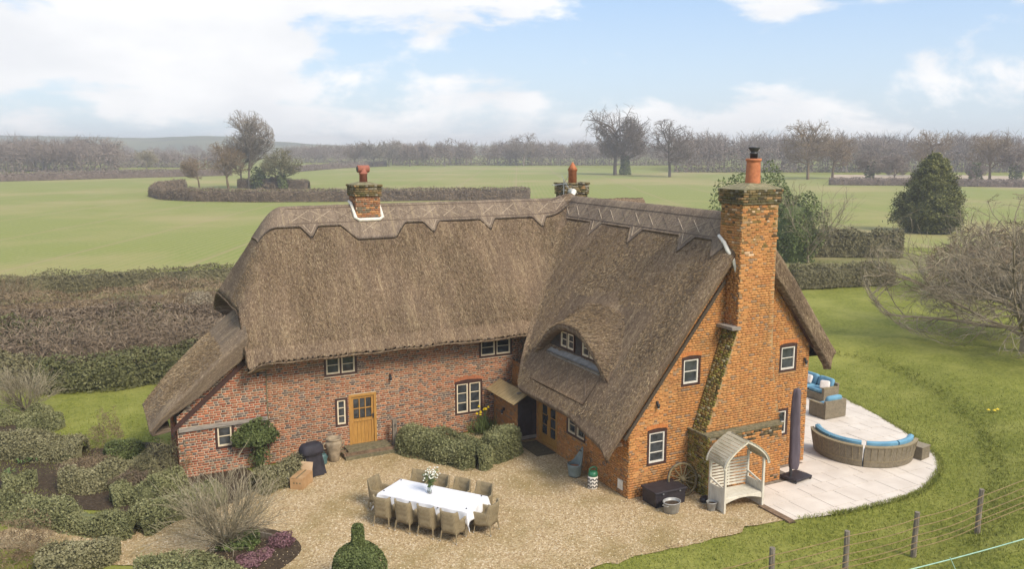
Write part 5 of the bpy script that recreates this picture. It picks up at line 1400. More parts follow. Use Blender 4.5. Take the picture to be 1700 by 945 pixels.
def quads_leaf(P, N, size, r, aspect=.55, jit=.9):
    m = len(P)
    n = N + r.normal(0, jit, (m, 3)); n /= np.linalg.norm(n, axis=1)[:, None] + 1e-9
    t = r.normal(0, 1, (m, 3)); t -= (t * n).sum(1)[:, None] * n; t /= np.linalg.norm(t, axis=1)[:, None] + 1e-9
    b = np.cross(n, t); L = (size * r.uniform(.45, 1.6, m))[:, None]
    return np.stack([P - t * L * .5, P + b * L * aspect * .5, P + t * L * .5, P - b * L * aspect * .5], 1)
def quads_seg(P0, P1, R0, R1, r):
    d = P1 - P0; d /= np.linalg.norm(d, axis=1)[:, None] + 1e-9
    s = np.cross(d, r.normal(0, 1, d.shape)); s /= np.linalg.norm(s, axis=1)[:, None] + 1e-9
    return np.stack([P0 - s * R0[:, None], P0 + s * R0[:, None], P1 + s * R1[:, None], P1 - s * R1[:, None]], 1)
def tube_seg(P0, P1, R0, R1, k=5):
    m = len(P0); d = P1 - P0; d /= np.linalg.norm(d, axis=1)[:, None] + 1e-9
    ref = np.where(np.abs(d[:, 2:3]) > .9, np.array([[1., 0, 0]]), np.array([[0, 0, 1.]]))
    u = np.cross(d, ref); u /= np.linalg.norm(u, axis=1)[:, None]; w = np.cross(d, u); Q = []
    for i in range(k):
        a, b = 2 * math.pi * i / k, 2 * math.pi * (i + 1) / k
        oa = u * math.cos(a) + w * math.sin(a); ob = u * math.cos(b) + w * math.sin(b)
        Q.append(np.stack([P0 + oa * R0[:, None], P0 + ob * R0[:, None], P1 + ob * R1[:, None], P1 + oa * R1[:, None]], 1))
    return np.concatenate(Q)
def quad_obj(name, Q, rnd, mat, parent=None, loc=(0, 0, 0), rz=0):
    V = Q.reshape(-1, 3)
    return link(name, newmesh(name, V, np.arange(len(V)).reshape(-1, 4), fattr=rnd), mat, parent, loc, (0, 0, rz))
def lump(P, r, scale, amp, n=10):
    z = np.zeros(len(P))
    for _ in range(n):
        k = r.normal(0, scale, 3); z += np.sin(P @ k + r.uniform(0, 6.28))
    return 1 + amp * z / math.sqrt(n)

def hedge(name, label, path, w, h, mat, n_per_m=900, size=.06, seed=1, cat='hedge', group=None, twig=0.0, z0=None, rough=.10, box=2.6, aspect=.55, core=True):
    """Clipped hedge along a ground path: cores plus leaves over a lumpy rounded section."""
    r = np.random.default_rng(seed); pts = np.array([np.asarray(p, float)[:2] for p in path])
    seg = np.hypot(*(pts[1:] - pts[:-1]).T); L = seg.sum(); cum = np.concatenate([[0], np.cumsum(seg)])
    def at(s): return np.stack([np.interp(s, cum, pts[:, 0]), np.interp(s, cum, pts[:, 1])], -1)
    ctr = at(np.array([L / 2]))[0]; gz = float(ground_z(ctr[0], ctr[1])) if z0 is None else z0
    root = thing(name, label, cat, (ctr[0], ctr[1], gz), 0, group)
    def sect(s, th, f):
        e = 2 / box
        q = at(np.clip(s, 0, L)); t = at(np.clip(s + .05, 0, L)) - at(np.clip(s - .05, 0, L)); t /= np.linalg.norm(t, axis=1)[:, None] + 1e-9
        nn = np.stack([-t[:, 1], t[:, 0]], -1)
        endf = np.clip(np.minimum(s + .0, L - s) / (w * .4), 0, 1); endf = .45 + .55 * np.sqrt(1 - (1 - endf) ** 2)
        c = np.sign(np.cos(th)) * np.abs(np.cos(th)) ** e; sn = np.sign(np.sin(th)) * np.abs(np.sin(th)) ** e
        P = np.concatenate([q + nn * (c * w / 2 * f * endf)[:, None], (h * (.06 + .94 * np.maximum(sn, 0)) * f * (.75 + .25 * endf))[:, None]], 1)
        N = np.concatenate([nn * c[:, None], sn[:, None]], 1)
        return P, N
    m = int(L * n_per_m * (w + 2 * h) / 2.2)
    s = r.uniform(-.05, L + .05, m); th = r.uniform(-.12, math.pi + .12, m); f = 1 - .30 * r.random(m) ** 2.2 + np.where(r.random(m) < .14, .13 * r.random(m), 0)
    P, N = sect(s, th, f)
    lm = lump(P, r, 3.2 / max(w, .5), rough); P[:, 2] *= lm
    P[:, :2] += N[:, :2] * ((lm - 1) * w * .5)[:, None]
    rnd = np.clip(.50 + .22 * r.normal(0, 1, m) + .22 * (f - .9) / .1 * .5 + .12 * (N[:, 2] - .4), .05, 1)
    P0 = P - np.array([ctr[0], ctr[1], 0])
    Q = quads_leaf(P0, N, size, r, aspect)
    if size < .09:
        mt = int(m * .10); it = r.integers(m, size=mt); dn = N[it] + r.normal(0, .5, (mt, 3)) + np.array([0, 0, .35]); dn /= np.linalg.norm(dn, axis=1)[:, None]
        Q = np.concatenate([Q, quads_seg(P0[it] - dn * .03, P0[it] + dn * (r.uniform(.04, .12, mt))[:, None], np.full(mt, .005), np.full(mt, .002), r)]); rnd = np.concatenate([rnd, np.clip(r.normal(.75, .2, mt), 0, 1)])
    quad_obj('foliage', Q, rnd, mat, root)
    if core:
        ns, nt_ = max(3, int(L / .3)), 9
        S_, T_ = np.meshgrid(np.linspace(0, L, ns), np.linspace(0, math.pi, nt_), indexing='ij')
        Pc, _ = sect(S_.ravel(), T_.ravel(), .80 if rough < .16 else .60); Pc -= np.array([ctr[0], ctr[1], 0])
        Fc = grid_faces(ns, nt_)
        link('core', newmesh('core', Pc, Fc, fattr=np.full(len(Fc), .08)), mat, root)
    return root
def bush(name, label, loc, rad, mat, n, size, seed, cat='shrub', group=None, rough=.16, aspect=.55, zbase=None, core=.72):
    r = np.random.default_rng(seed); d = r.normal(0, 1, (n, 3)); d /= np.linalg.norm(d, axis=1)[:, None]; d[:, 2] = np.abs(d[:, 2]) * np.where(r.random(n) < .2, -.6, 1)
    f = (1 - .35 * r.random(n) ** 2) * lump(d * 2, r, 2.0, rough)
    P = d * np.array(rad) * f[:, None]; P[:, 2] = np.maximum(P[:, 2] + rad[2] * .25, .02)
    gz = float(ground_z(loc[0], loc[1])) if zbase is None else zbase
    root = thing(name, label, cat, (loc[0], loc[1], gz), 0, group)
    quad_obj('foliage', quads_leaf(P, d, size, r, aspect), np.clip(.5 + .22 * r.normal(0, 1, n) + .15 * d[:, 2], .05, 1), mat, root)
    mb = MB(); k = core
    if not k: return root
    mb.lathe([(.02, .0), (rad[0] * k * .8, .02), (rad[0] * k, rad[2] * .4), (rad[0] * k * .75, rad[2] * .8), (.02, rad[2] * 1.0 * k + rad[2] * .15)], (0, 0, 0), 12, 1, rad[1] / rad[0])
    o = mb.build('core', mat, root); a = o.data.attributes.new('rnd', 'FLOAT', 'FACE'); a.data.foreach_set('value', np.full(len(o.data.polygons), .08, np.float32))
    return root

def grow(seed, start, levels, trunk_dir=(0, 0, 1)):
    """Branching skeleton. levels: list of dicts(len, n, spread, r, seg, up, wander)."""
    r = np.random.default_rng(seed); out = [[], [], [], [], []]
    todo = [(np.array(start, float), np.array(trunk_dir, float), levels[0]['len'], levels[0]['r'], 0)]
    while todo:
        p, d, L, rad, lv = todo.pop(); S = levels[lv]; ns = S['seg']; pos = [p]; dirs = [d]; q = p; dd = d / np.linalg.norm(d)
        for i in range(ns):
            dd = dd + r.normal(0, S['wander'], 3) + np.array([0, 0, S['up']]); dd /= np.linalg.norm(dd)
            q2 = q + dd * L / ns
            ra = rad * (1 - .62 * i / ns) ; rb = rad * (1 - .62 * (i + 1) / ns)
            out[0].append(q); out[1].append(q2); out[2].append(ra); out[3].append(rb); out[4].append(lv)
            q = q2; pos.append(q); dirs.append(dd)
        if lv + 1 < len(levels):
            T = levels[lv + 1]; m = max(1, int(round(T['n'] * r.uniform(.8, 1.2))))
            for k in range(m):
                f = T['from'] + (1 - T['from']) * (k + r.random()) / m; i = min(int(f * ns), ns - 1); u = f * ns - i
                b = pos[i] + (pos[i + 1] - pos[i]) * u; base = dirs[i + 1]
                ax = np.cross(base, r.normal(0, 1, 3)); ax /= np.linalg.norm(ax) + 1e-9
                a = math.radians(T['spread']) * r.uniform(.65, 1.25)
                nd = base * math.cos(a) + ax * math.sin(a)
                nd = nd + np.array([0, 0, T.get('lift', 0)])
                todo.append((b, nd / np.linalg.norm(nd), T['len'] * r.uniform(.65, 1.2) * (1 - .35 * f * (lv == 0)), T['r'] * r.uniform(.8, 1.1), lv + 1))
    return [np.array(o) for o in out]
def skeleton_quads(sk, thick_lv, seed, k=5):
    r = np.random.default_rng(seed); P0, P1, R0, R1, lv = sk; a = lv <= thick_lv
    Q1 = tube_seg(P0[a], P1[a], R0[a], R1[a], k); Q2 = quads_seg(P0[~a], P1[~a], R0[~a], R1[~a], r)
    return Q1, Q2
def bare_tree(name, label, loc, sk, mat, thick_lv=1, seed=1, group=None, cat='tree', ivy=None, rz=0.0):
    root = thing(name, label, cat, loc, rz, group); r = np.random.default_rng(seed)
    Q1, Q2 = skeleton_quads(sk, thick_lv, seed)
    quad_obj('trunk', Q1, r.uniform(.15, .45, len(Q1)), mat, root); quad_obj('crown', Q2, r.uniform(.25, .95, len(Q2)), mat, root)
    if ivy:
        (z0, z1, rad, n, sz) = ivy; z = r.uniform(z0, z1, n); th = r.uniform(0, 6.28, n); f = rad * (1 - .35 * (z - z0) / (z1 - z0)) * lump(np.stack([z, th, z], -1), r, .8, .25)
        P = np.stack([f * np.cos(th), f * np.sin(th), z], -1); quad_obj('ivy', quads_leaf(P, P * np.array([1, 1, 0.]), sz, r), r.random(n), MATS['leaf_dark'], root)
    return root
def rounded(sk, c, rad):
    """Draws the outer twigs in to a rounded crown outline."""
    c = np.array(c, float); rad = np.array(rad, float)
    for k in (0, 1):
        P = sk[k]; v = (P - c) / rad; n = np.linalg.norm(v, axis=1); out = (n > 1) & (sk[4] > 0)
        f = np.where(out, (1 + .10 * (n - 1)) / np.maximum(n, 1e-6), 1.0); sk[k] = c + (P - c) * f[:, None]
    return sk
def oak(seed, H, tw, dens=1.0, d=(0, 0, 1)): return rounded(grow(seed, (0, 0, 0), oak_levels(H, tw, dens), d), (0, 0, H * .62), (H * .50, H * .50, H * .38))
def oak_levels(H, tw=.055, dens=1.0):
    return [dict(len=H * .62, n=1, r=H * .028, seg=5, wander=.05, up=.03, spread=0),
            dict(len=H * .52, n=int(15 * dens), r=H * .0135, seg=6, wander=.15, up=.02, spread=66, **{'from': .36}),
            dict(len=H * .22, n=int(9 * dens), r=H * .006, seg=4, wander=.2, up=.02, spread=50, **{'from': .2}),
            dict(len=H * .12, n=6, r=tw, seg=3, wander=.22, up=.03, spread=45, **{'from': .2}),
            dict(len=H * .06, n=3, r=tw * .7, seg=1, wander=.2, up=.02, spread=40, **{'from': .2})]
def ash_levels(H, tw=.05):
    return [dict(len=H * .68, n=1, r=H * .018, seg=6, wander=.04, up=.05, spread=0),
            dict(len=H * .40, n=22, r=H * .008, seg=6, wander=.09, up=.06, spread=46, **{'from': .28}),
            dict(len=H * .19, n=9, r=H * .0042, seg=4, wander=.13, up=.05, spread=38, **{'from': .2}),
            dict(len=H * .11, n=6, r=tw, seg=3, wander=.18, up=.07, spread=38, **{'from': .2}),
            dict(len=H * .05, n=3, r=tw * .6, seg=1, wander=.2, up=.05, spread=38, **{'from': .2})]

# ---- far woods: each reads as one mass
WOODT = []
for k in range(6):
    H = 14.0
    sk = grow(500 + k, (0, 0, 0), [dict(len=H * .5, n=1, r=.24, seg=3, wander=.06, up=.02, spread=0),
         dict(len=H * .44, n=10, r=.10, seg=2, wander=.14, up=.06, spread=50, **{'from': .25}),
         dict(len=H * .21, n=8, r=.065, seg=2, wander=.2, up=.05, spread=48, **{'from': .2}),
         dict(len=H * .12, n=5, r=.06, seg=1, wander=.2, up=.04, spread=42, **{'from': .2})])
    r_ = np.random.default_rng(k); WOODT.append(quads_seg(sk[0], sk[1], sk[2], sk[3], r_))
def woodland(name, label, px0, px1, d0, d1, H, n, seed, brush=True, hv=.15):
    r = np.random.default_rng(seed); Qs = []; Rs = []
    for i in range(n):
        p = A(r.uniform(px0, px1), r.uniform(d0, d1)); q = WOODT[r.integers(6)]; s = H / 14 * r.uniform(1 - hv, 1 + hv); a = r.uniform(0, 6.28)
        M = np.array([[math.cos(a), -math.sin(a), 0], [math.sin(a), math.cos(a), 0], [0, 0, 1]]) * s
        if r.random() < .35: M[:2] *= 1.25
        Qs.append(q @ M.T + p); Rs.append(np.clip(r.uniform(.2, .9) + r.normal(0, .1, len(q)), 0, 1))
    if brush:
        m = int(abs(px1 - px0) * 26); c = np.array([A(x, d) for x, d in zip(r.uniform(px0, px1, m), r.uniform(d0 - 3, d0 + 12, m))]); c[:, 2] = r.random(m) ** 1.2 * H * .55
        Qs.append(quads_leaf(c, np.zeros_like(c), .9, r, .35)); Rs.append(r.uniform(0, .6, m))
    Q = np.concatenate(Qs)
    o = quad_obj(name, Q, np.concatenate(Rs), MATS['wood_far']); tag(o, label, 'woodland', kind='stuff'); return o
woodland('woodland', 'bare winter wood along the far edge of the field, centre', 650, 1190, 440, 500, 13.5, 150, 1)
woodland('woodland', 'bare winter wood beyond the field at the right', 1120, 1900, 330, 400, 16.5, 165, 2)
woodland('woodland', 'bare winter wood beyond the field at the far left', -120, 195, 335, 390, 14, 105, 3, hv=.22)
woodland('woodland', 'low scrubby copse between the far left wood and the tree clump', 180, 380, 400, 450, 8.5, 50, 4)
woodland('woodland', 'distant belt of trees left of the field centre', 470, 660, 500, 600, 11.5, 75, 5)
woodland('woodland', 'thin belt of trees far across the valley', -150, 620, 640, 720, 12, 60, 6)

# ---- trees one can tell apart
gt = 'trees standing in and around the far field'
bare_tree('oak_tree', 'tall spreading bare oak in mid field, tallest of the pair', A(1022, 300), oak(21, 25, .08, 1.1), MATS['oak_far'], 2, 21, gt)
bare_tree('oak_tree', 'ivy trunked bare oak joined to the right of the tall field oak', A(1038, 303), oak(22, 20, .075), MATS['oak_far'], 2, 22, gt, ivy=(0, 6.5, 1.7, 900, .7))
bare_tree('oak_tree', 'smaller rounded bare oak standing alone right of the field pair', A(1113, 282), oak(23, 18.5, .075), MATS['oak_far'], 2, 23, gt)
bare_tree('ash_tree', 'tall pale bare tree rising from the hedged clump at left', A(410, 207), rounded(grow(24, (0, 0, 0), ash_levels(19, .055)), (0, 0, 19 * .58), (19 * .34, 19 * .34, 19 * .42)), MATS['twig_grey'], 2, 24, gt)
bare_tree('ash_tree', 'second stem of pale bare tree in the hedged clump', A(398, 210), rounded(grow(25, (0, 0, 0), ash_levels(14, .05)), (0, 0, 14 * .58), (14 * .34, 14 * .34, 14 * .42)), MATS['twig_grey'], 2, 25, gt)
bare_tree('thorn_tree', 'leaning bare tree left of the tall pale tree', A(376, 205), oak(26, 11.5, .05, d=(-.1, 0, 1)), MATS['twig_tan'], 2, 26, gt)
bare_tree('thorn_tree', 'small lone bare tree left of the hedged clump', A(327, 212), oak(27, 8.3, .045, d=(-.15, 0, 1)), MATS['twig_tan'], 2, 27, gt)
bare_tree('thorn_tree', 'bushy olive bare tree at the right of the hedged clump', A(466, 205), oak(28, 9.8, .06, 1.2), MATS['twig_green'], 2, 28, gt, ivy=(0, 4, 1.2, 400, .6))
bush('ivy_bush', 'dark ivy covered stump under the tall pale tree', A(428, 206), (1.9, 1.9, 4.2), MATS['leaf_dark'], 900, .6, 29)
bush('ivy_bush', 'dark scrub inside the hedged clump of trees', A(450, 207), (4.5, 2.5, 2.2), MATS['twig_brown'], 1200, .6, 30)
bare_tree('oak_tree', 'small pale bare tree before the far left hedge', A(241, 330), oak(31, 9.5, .07), MATS['twig_pale'], 2, 31, gt)
for i, (px, d, H, lab) in enumerate([(588, 415, 12.5, 'leftmost bare tree in the row beyond the field crest'), (620, 410, 13.5, 'second bare tree in the row beyond the field crest'), (645, 420, 14.5, 'third and palest bare tree in the row beyond the field crest'), (738, 425, 14, 'rounded bare tree at the left end of the central wood'), (869, 430, 17.5, 'bare tree standing above the central wood'), (680, 418, 10.5, 'low bare tree between the crest row and the wood')]):
    bare_tree('oak_tree', lab, A(px, d), oak(40 + i, H, .085), MATS['twig_grey'] if i in (1, 2) else MATS['wood_far'], 2, 40 + i, gt)
for i, (px, d, H, lab, ivy) in enumerate([(1344, 262, 18.5, 'tall bare tree with twisted top above the right wood', None), (1385, 268, 15.5, 'broad bare tree right of the twisted tall tree', None), (1447, 235, 9.5, 'small ivy clad tree before the ploughed strip', (0, 6.5, 1.3, 500, .6)), (1490, 232, 9.0, 'small bare tree before the ploughed strip', None), (1552, 285, 16.5, 'broad bare tree behind the green conifer', None), (1648, 250, 15.5, 'wide bare tree near the right edge with pale limbs', None), (1690, 245, 12.5, 'bare tree at the right edge of the far field', (0, 5, 1.8, 500, .6)), (1625, 240, 6, 'ivy covered bush under the wide bare tree', (0, 5.5, 1.9, 700, .6))]):
    bare_tree('oak_tree', lab, A(px, d), oak(60 + i, H, .065), MATS['twig_tan'] if i in (0, 1, 4, 5) else MATS['wood_far'], 2, 60 + i, gt, ivy=ivy)
# conifer on the right
def conifer(label, loc, H, R, seed):
    r = np.random.default_rng(seed); root = thing('conifer', label, 'tree', loc, 0)
    sk = grow(seed, (0, 0, 0), [dict(len=H * .9, n=1, r=.2, seg=6, wander=.02, up=.02, spread=0)]); Q = tube_seg(*sk[:4]); quad_obj('trunk', Q, np.full(len(Q), .2), MATS['twig_brown'], root)
    Qs, Rs = [], []
    for i in range(520):
        f = r.random() ** 1.2; z = H * f; th0 = r.uniform(0, 6.28); rad = R * (.35 + .65 * min(1, f / .14)) * (1 - f) ** .55 * (.66 + .42 * r.random()) * (1 + .14 * math.sin(3 * th0 + 5 * f)); th = th0
        if f > .93: rad *= .6
        c = np.array([rad * math.cos(th), rad * math.sin(th), z * .95 + .3]); m = 85; cl = .85 * (1 - .45 * f)
        P = c + r.normal(0, cl * .45, (m, 3)) * np.array([1, 1, .85]); P[:, 2] = np.maximum(P[:, 2], .05)
        N = P - c + np.array([math.cos(th), math.sin(th), .5]) * .3
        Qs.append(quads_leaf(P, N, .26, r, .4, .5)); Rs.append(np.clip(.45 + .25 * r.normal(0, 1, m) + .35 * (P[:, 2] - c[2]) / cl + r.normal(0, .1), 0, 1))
    quad_obj('crown', np.concatenate(Qs), np.concatenate(Rs), MATS['leaf_conifer'], root)
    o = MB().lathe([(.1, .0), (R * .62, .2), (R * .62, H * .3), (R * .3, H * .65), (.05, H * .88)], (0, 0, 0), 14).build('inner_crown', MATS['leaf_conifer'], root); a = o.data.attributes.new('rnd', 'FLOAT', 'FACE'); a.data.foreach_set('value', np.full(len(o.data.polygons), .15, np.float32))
leafmat('leaf_conifer', [(.016, .020, .007), (.055, .062, .017), (.105, .112, .030), (.16, .16, .045), (.24, .23, .075)])
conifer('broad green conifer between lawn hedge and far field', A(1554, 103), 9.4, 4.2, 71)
# evergreen and bare tree behind the tall chimney
bush('holly_bush', 'tall dark evergreen bush right behind the tall chimney', A(1318, 78), (3.3, 3.0, 6.1), MATS['leaf_mid'], 15000, .2, 72, 'shrub', rough=.25)
bush('holly_bush', 'small evergreen bush at left behind the tall chimney', A(1232, 84), (2.6, 2.2, 6.3), MATS['leaf_mid'], 3500, .26, 74, 'shrub', rough=.3)
sk = grow(73, (0, 0, 0), [dict(len=2.2, n=1, r=.16, seg=3, wander=.05, up=0, spread=0), dict(len=5.5, n=16, r=.055, seg=6, wander=.1, up=.05, spread=52, **{'from': .2}), dict(len=2.6, n=9, r=.024, seg=4, wander=.14, up=.05, spread=36, **{'from': .2}), dict(len=1.1, n=6, r=.014, seg=2, wander=.15, up=.04, spread=36, **{'from': .2})])
bare_tree('hazel', 'bare multi stemmed tree leaning right behind the tall chimney', A(1352, 76), sk, MATS['twig_apple'], 0, 73)
# the big bare tree reaching in from the right
sk = grow(81, (0, 0, 0), [dict(len=3.2, n=1, r=.32, seg=3, wander=.08, up=0, spread=0),
     dict(len=8.2, n=20, r=.10, seg=8, wander=.17, up=0, spread=74, lift=.30, **{'from': .35}),
     dict(len=3.2, n=13, r=.034, seg=5, wander=.18, up=0, spread=46, **{'from': .12}),
     dict(len=1.6, n=9, r=.015, seg=3, wander=.18, up=.01, spread=40, **{'from': .1}),
     dict(len=.7, n=6, r=.009, seg=2, wander=.18, up=.02, spread=36, **{'from': .1})])
sk = rounded(sk, (0, 0, 4.3), (7.6, 7.6, 3.9))
bare_tree('apple_tree', 'large tangled bare tree reaching over the lawn from the right edge', tuple(A(1736, 40.5)) , sk, MATS['twig_apple'], 2, 81)
bpos = A(1690, 58); bush('bramble', 'tall twiggy brown thicket behind the bare tree at the right edge', bpos, (6.0, 4, 3.6), MATS['twig_tan'], 8000, .5, 82, rough=.22, aspect=.12)
# ---- hedges round the fields
hedge('field_hedge', 'curved clipped hedge round the clump of bare trees in the field', [A(392, 209), A(450, 208), A(510, 205)], 2.6, 2.4, MATS['twig_brown'], 160, .28, 91, rough=.045, aspect=.3)
hedge('field_hedge', 'long curved brown hedge sweeping across the field behind the house', [A(300, 205), A(262, 190), A(252, 176), A(270, 166), A(320, 161), A(420, 159), A(560, 160), A(700, 163), A(880, 166)], 2.6, 2.4, MATS['twig_brown'], 110, .34, 92, rough=.045, aspect=.3)
hedge('field_hedge', 'far straight hedge at the left edge of the field', [A(-200, 238), A(0, 248), A(200, 272), A(380, 296)], 2.6, 2.6, MATS['wood_far'], 70, .42, 93, rough=.05, aspect=.3)
hedge('field_hedge', 'low far hedge before the ploughed strip at right', [A(1380, 226), A(1520, 222), A(1700, 214), A(1900, 205)], 2.4, 2.0, MATS['wood_far'], 70, .42, 94, rough=.06, aspect=.3)
hedge('field_hedge', 'low hedge left of the central wood at the field crest', [A(480, 330), A(560, 385), A(640, 425)], 2.4, 2.4, MATS['wood_far'], 45, .5, 95, rough=.08, aspect=.3)
hedge('lane_hedge', 'square clipped hedge across the lane at left', [G(-60, 500), G(90, 486), G(200, 482), G(300, 478), G(420, 470)], 1.5, 1.55, MATS['twig_green'], 330, .20, 96, aspect=.22)
hedge('lane_hedge', 'upper brown hedge across the lawn at the right', [A(1330, 81), A(1420, 80.5), A(1510, 80)], 2.2, 2.6, MATS['twig_green'], 300, .26, 97, aspect=.3)
hedge('lane_hedge', 'lower dark hedge along the lawn at the right', [G(1310, 492), G(1400, 487), G(1480, 483)], 1.5, 1.7, MATS['twig_green'], 500, .17, 98, aspect=.3)
hedge('bramble_hedge', 'broad tangled brown hedge along the left garden', [G(-120, 612), G(0, 600), G(120, 588), G(260, 572), G(400, 556), G(520, 545)], 7.5, 1.75, MATS['twig_brown'], 420, .26, 99, aspect=.14, rough=.2, box=3)
hedge('bramble_hedge', 'reddish brown top growth behind the tangled left hedge', [G(-120, 540), G(0, 531), G(180, 518), G(390, 503)], 3.0, 1.5, MATS['twig_tan'], 300, .25, 100, aspect=.14, rough=.2)
rs = np.random.default_rng(300)
kinds = [('twig_tan', 'tan'), ('twig_green', 'olive'), ('twig_brown', 'dark brown'), ('twig_apple', 'grey twigged'), ('twig_tan', 'russet'), ('leaf_olive', 'green leaved')]
where = ['at the far left', 'near the left edge', 'left of the sapling', 'right of the sapling', 'below the clipped lane hedge', 'in the middle', 'above the green hedge', 'right of middle', 'near the lean-to', 'behind the lean-to roof', 'beside the half hip', 'against the thatch']
for i in range(12):
    px = 10 + i * 33; py = 600 - i * 5.2 + rs.uniform(-28, 14); mt_, nm_ = kinds[(i * 5 + i // 6) % 6]
    bush('bramble', nm_ + ' bramble in the broad left hedge ' + where[i], G(px, py), (rs.uniform(1.5, 2.3), rs.uniform(1.2, 1.7), rs.uniform(1.15, 1.6)), MATS[mt_], 3600, .24, 300 + i, 'shrub', 'brambles in the broad left hedge', rough=.28, aspect=.13 if mt_ != 'leaf_olive' else .4, core=0)
hedge('evergreen_hedge', 'loose green hedge behind the left lawn', [G(60, 648), G(150, 642), G(230, 635), G(330, 622), G(400, 615)], 2.0, 1.3, MATS['leaf_olive'], 700, .12, 101, rough=.2)
hedge('evergreen_hedge', 'low dark hedge end at the far left lawn corner', [G(-60, 640), G(70, 634)], 2.0, 1.2, MATS['twig_green'], 500, .14, 102, rough=.2)
# ---- beds near the house
gl = 'clipped hedges of the left garden'
for i, (pxs, w_, h_, lab) in enumerate([
    ([(-10, 708), (50, 697), (84, 688)], .75, .50, 'low clipped hedge nearest the left lawn, upper strip'),
    ([(30, 722), (70, 714), (103, 706)], .75, .50, 'low clipped hedge just below the upper lawn strip'),
    ([(-30, 756), (70, 757), (140, 757)], 1.1, .75, 'broad clipped hedge above the dark flower bed at left'),
    ([(-30, 856), (60, 864), (130, 874), (226, 890)], .95, .72, 'long clipped hedge along the path in the left garden'),
    ([(232, 890), (268, 865), (312, 846), (360, 820)], .95, .70, 'clipped hedge turning from the path towards the house'),
    ([(100, 815), (170, 808), (215, 800), (250, 786)], 1.15, .75, 'clipped hedge in the middle of the left garden'),
    ([(178, 772), (240, 758)], .8, .62, 'dark clipped hedge end beside the thatched lean-to'),
    ([(5, 812), (62, 802)], .9, .5, 'small rounded clipped hedge at the far left bed'),
    ([(60, 955), (130, 935), (200, 925)], 1.1, .62, 'clipped hedge below the path at bottom left'),
    ([(225, 975), (300, 960), (390, 985)], 1.2, .66, 'clipped hedge along the bottom edge of the picture'),
    ([(185, 838), (240, 826), (300, 800)], .9, .6, 'clipped hedge behind the long path hedge'),
    ([(425, 820), (465, 803), (498, 782)], 1.0, .62, 'soft green hedge beside the black barbecue')]):
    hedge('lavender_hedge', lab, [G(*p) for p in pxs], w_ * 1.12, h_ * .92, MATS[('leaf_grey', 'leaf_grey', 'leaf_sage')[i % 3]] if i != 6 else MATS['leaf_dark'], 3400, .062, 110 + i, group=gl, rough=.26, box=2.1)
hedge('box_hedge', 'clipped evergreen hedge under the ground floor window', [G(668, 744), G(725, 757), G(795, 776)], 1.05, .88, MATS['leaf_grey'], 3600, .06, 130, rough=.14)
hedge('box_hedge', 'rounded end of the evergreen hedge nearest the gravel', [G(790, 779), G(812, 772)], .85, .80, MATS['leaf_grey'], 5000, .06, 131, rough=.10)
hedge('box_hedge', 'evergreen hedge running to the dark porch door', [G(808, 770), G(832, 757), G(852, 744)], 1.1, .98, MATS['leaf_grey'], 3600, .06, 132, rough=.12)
ivp = np.array([4.62, 27.55]); ivy = bush('ivy_bush', 'dense clipped ivy bush on the lean-to wall beside the small window', (4.52, 27.52), (.68, .26, .56), MATS['leaf_dark'], 5200, .085, 133, rough=.16, zbase=.88)
MB().tube([(0, .1, -.85), (.05, .1, -.3), (0, .05, .3)], [.05, .045, .03], 7).build('stem', MATS['wood_old'], ivy)
bush('ivy_bush', 'thin trailing ivy under the clipped ivy bush', (4.62, 27.55), (.30, .18, .8), MATS['leaf_dark'], 700, .07, 134, rough=.3, zbase=0, core=.5)
# brown dormant shrubs
for i, (p, rad, mt_, n, lab) in enumerate([((180, 742), (.55, .45, 1.0), 'twig_tan', 1600, 'upright reddish bare shrub on the left lawn edge'), ((150, 790), (.9, .6, .55), 'twig_tan', 2500, 'low tan shrub above the middle garden hedge'), ((268, 800), (.9, .7, 1.05), 'twig_green', 3500, 'olive brown shrub in front of the lean-to'), ((312, 780), (.8, .6, 1.15), 'twig_green', 3000, 'brown climbing shrub against the lean-to wall'), ((15, 935), (1.3, .9, .85), 'twig_tan', 4200, 'brown shrub in the bottom left corner'), ((225, 812), (.7, .5, .55), 'twig_brown', 2000, 'small brown shrub between the garden hedges')]):
    bush('dormant_shrub', lab, G(*p), rad, MATS[mt_], n, .13, 140 + i, rough=.25, aspect=.10, core=0)
def twig_shrub(name, label, loc, H, sp, mat, seed, n1=26, r0=.02):
    sk = grow(seed, (0, 0, 0), [dict(len=.25, n=1, r=.09, seg=2, wander=.05, up=0, spread=0), dict(len=H * .55, n=n1, r=r0, seg=5, wander=.09, up=.03, spread=sp, **{'from': .05}), dict(len=H * .36, n=6, r=r0 * .55, seg=4, wander=.12, up=.03, spread=26, **{'from': .35}), dict(len=H * .2, n=5, r=r0 * .33, seg=2, wander=.12, up=.02, spread=28, **{'from': .2})])
    return bare_tree(name, label, loc, sk, mat, 1, seed, cat='shrub')
twig_shrub('bare_shrub', 'large pale bare shrub with fanned twigs before the gravel court', G(375, 912), 2.75, 44, MATS['twig_pale'], 151, 52)
twig_shrub('bare_shrub', 'pale yellow bare shrub on the far left lawn', G(45, 690), 2.5, 42, MATS['twig_pale'], 152, 26)
twig_shrub('bare_shrub', 'reddish bare sapling above the lane hedge at left', G(25, 520), 3.4, 30, MATS['twig_tan'], 153, 16)
twig_shrub('bare_shrub', 'thin bare shrub at the far left end of the lane hedge', G(-20, 530), 3.0, 34, MATS['twig_pale'], 154, 18)
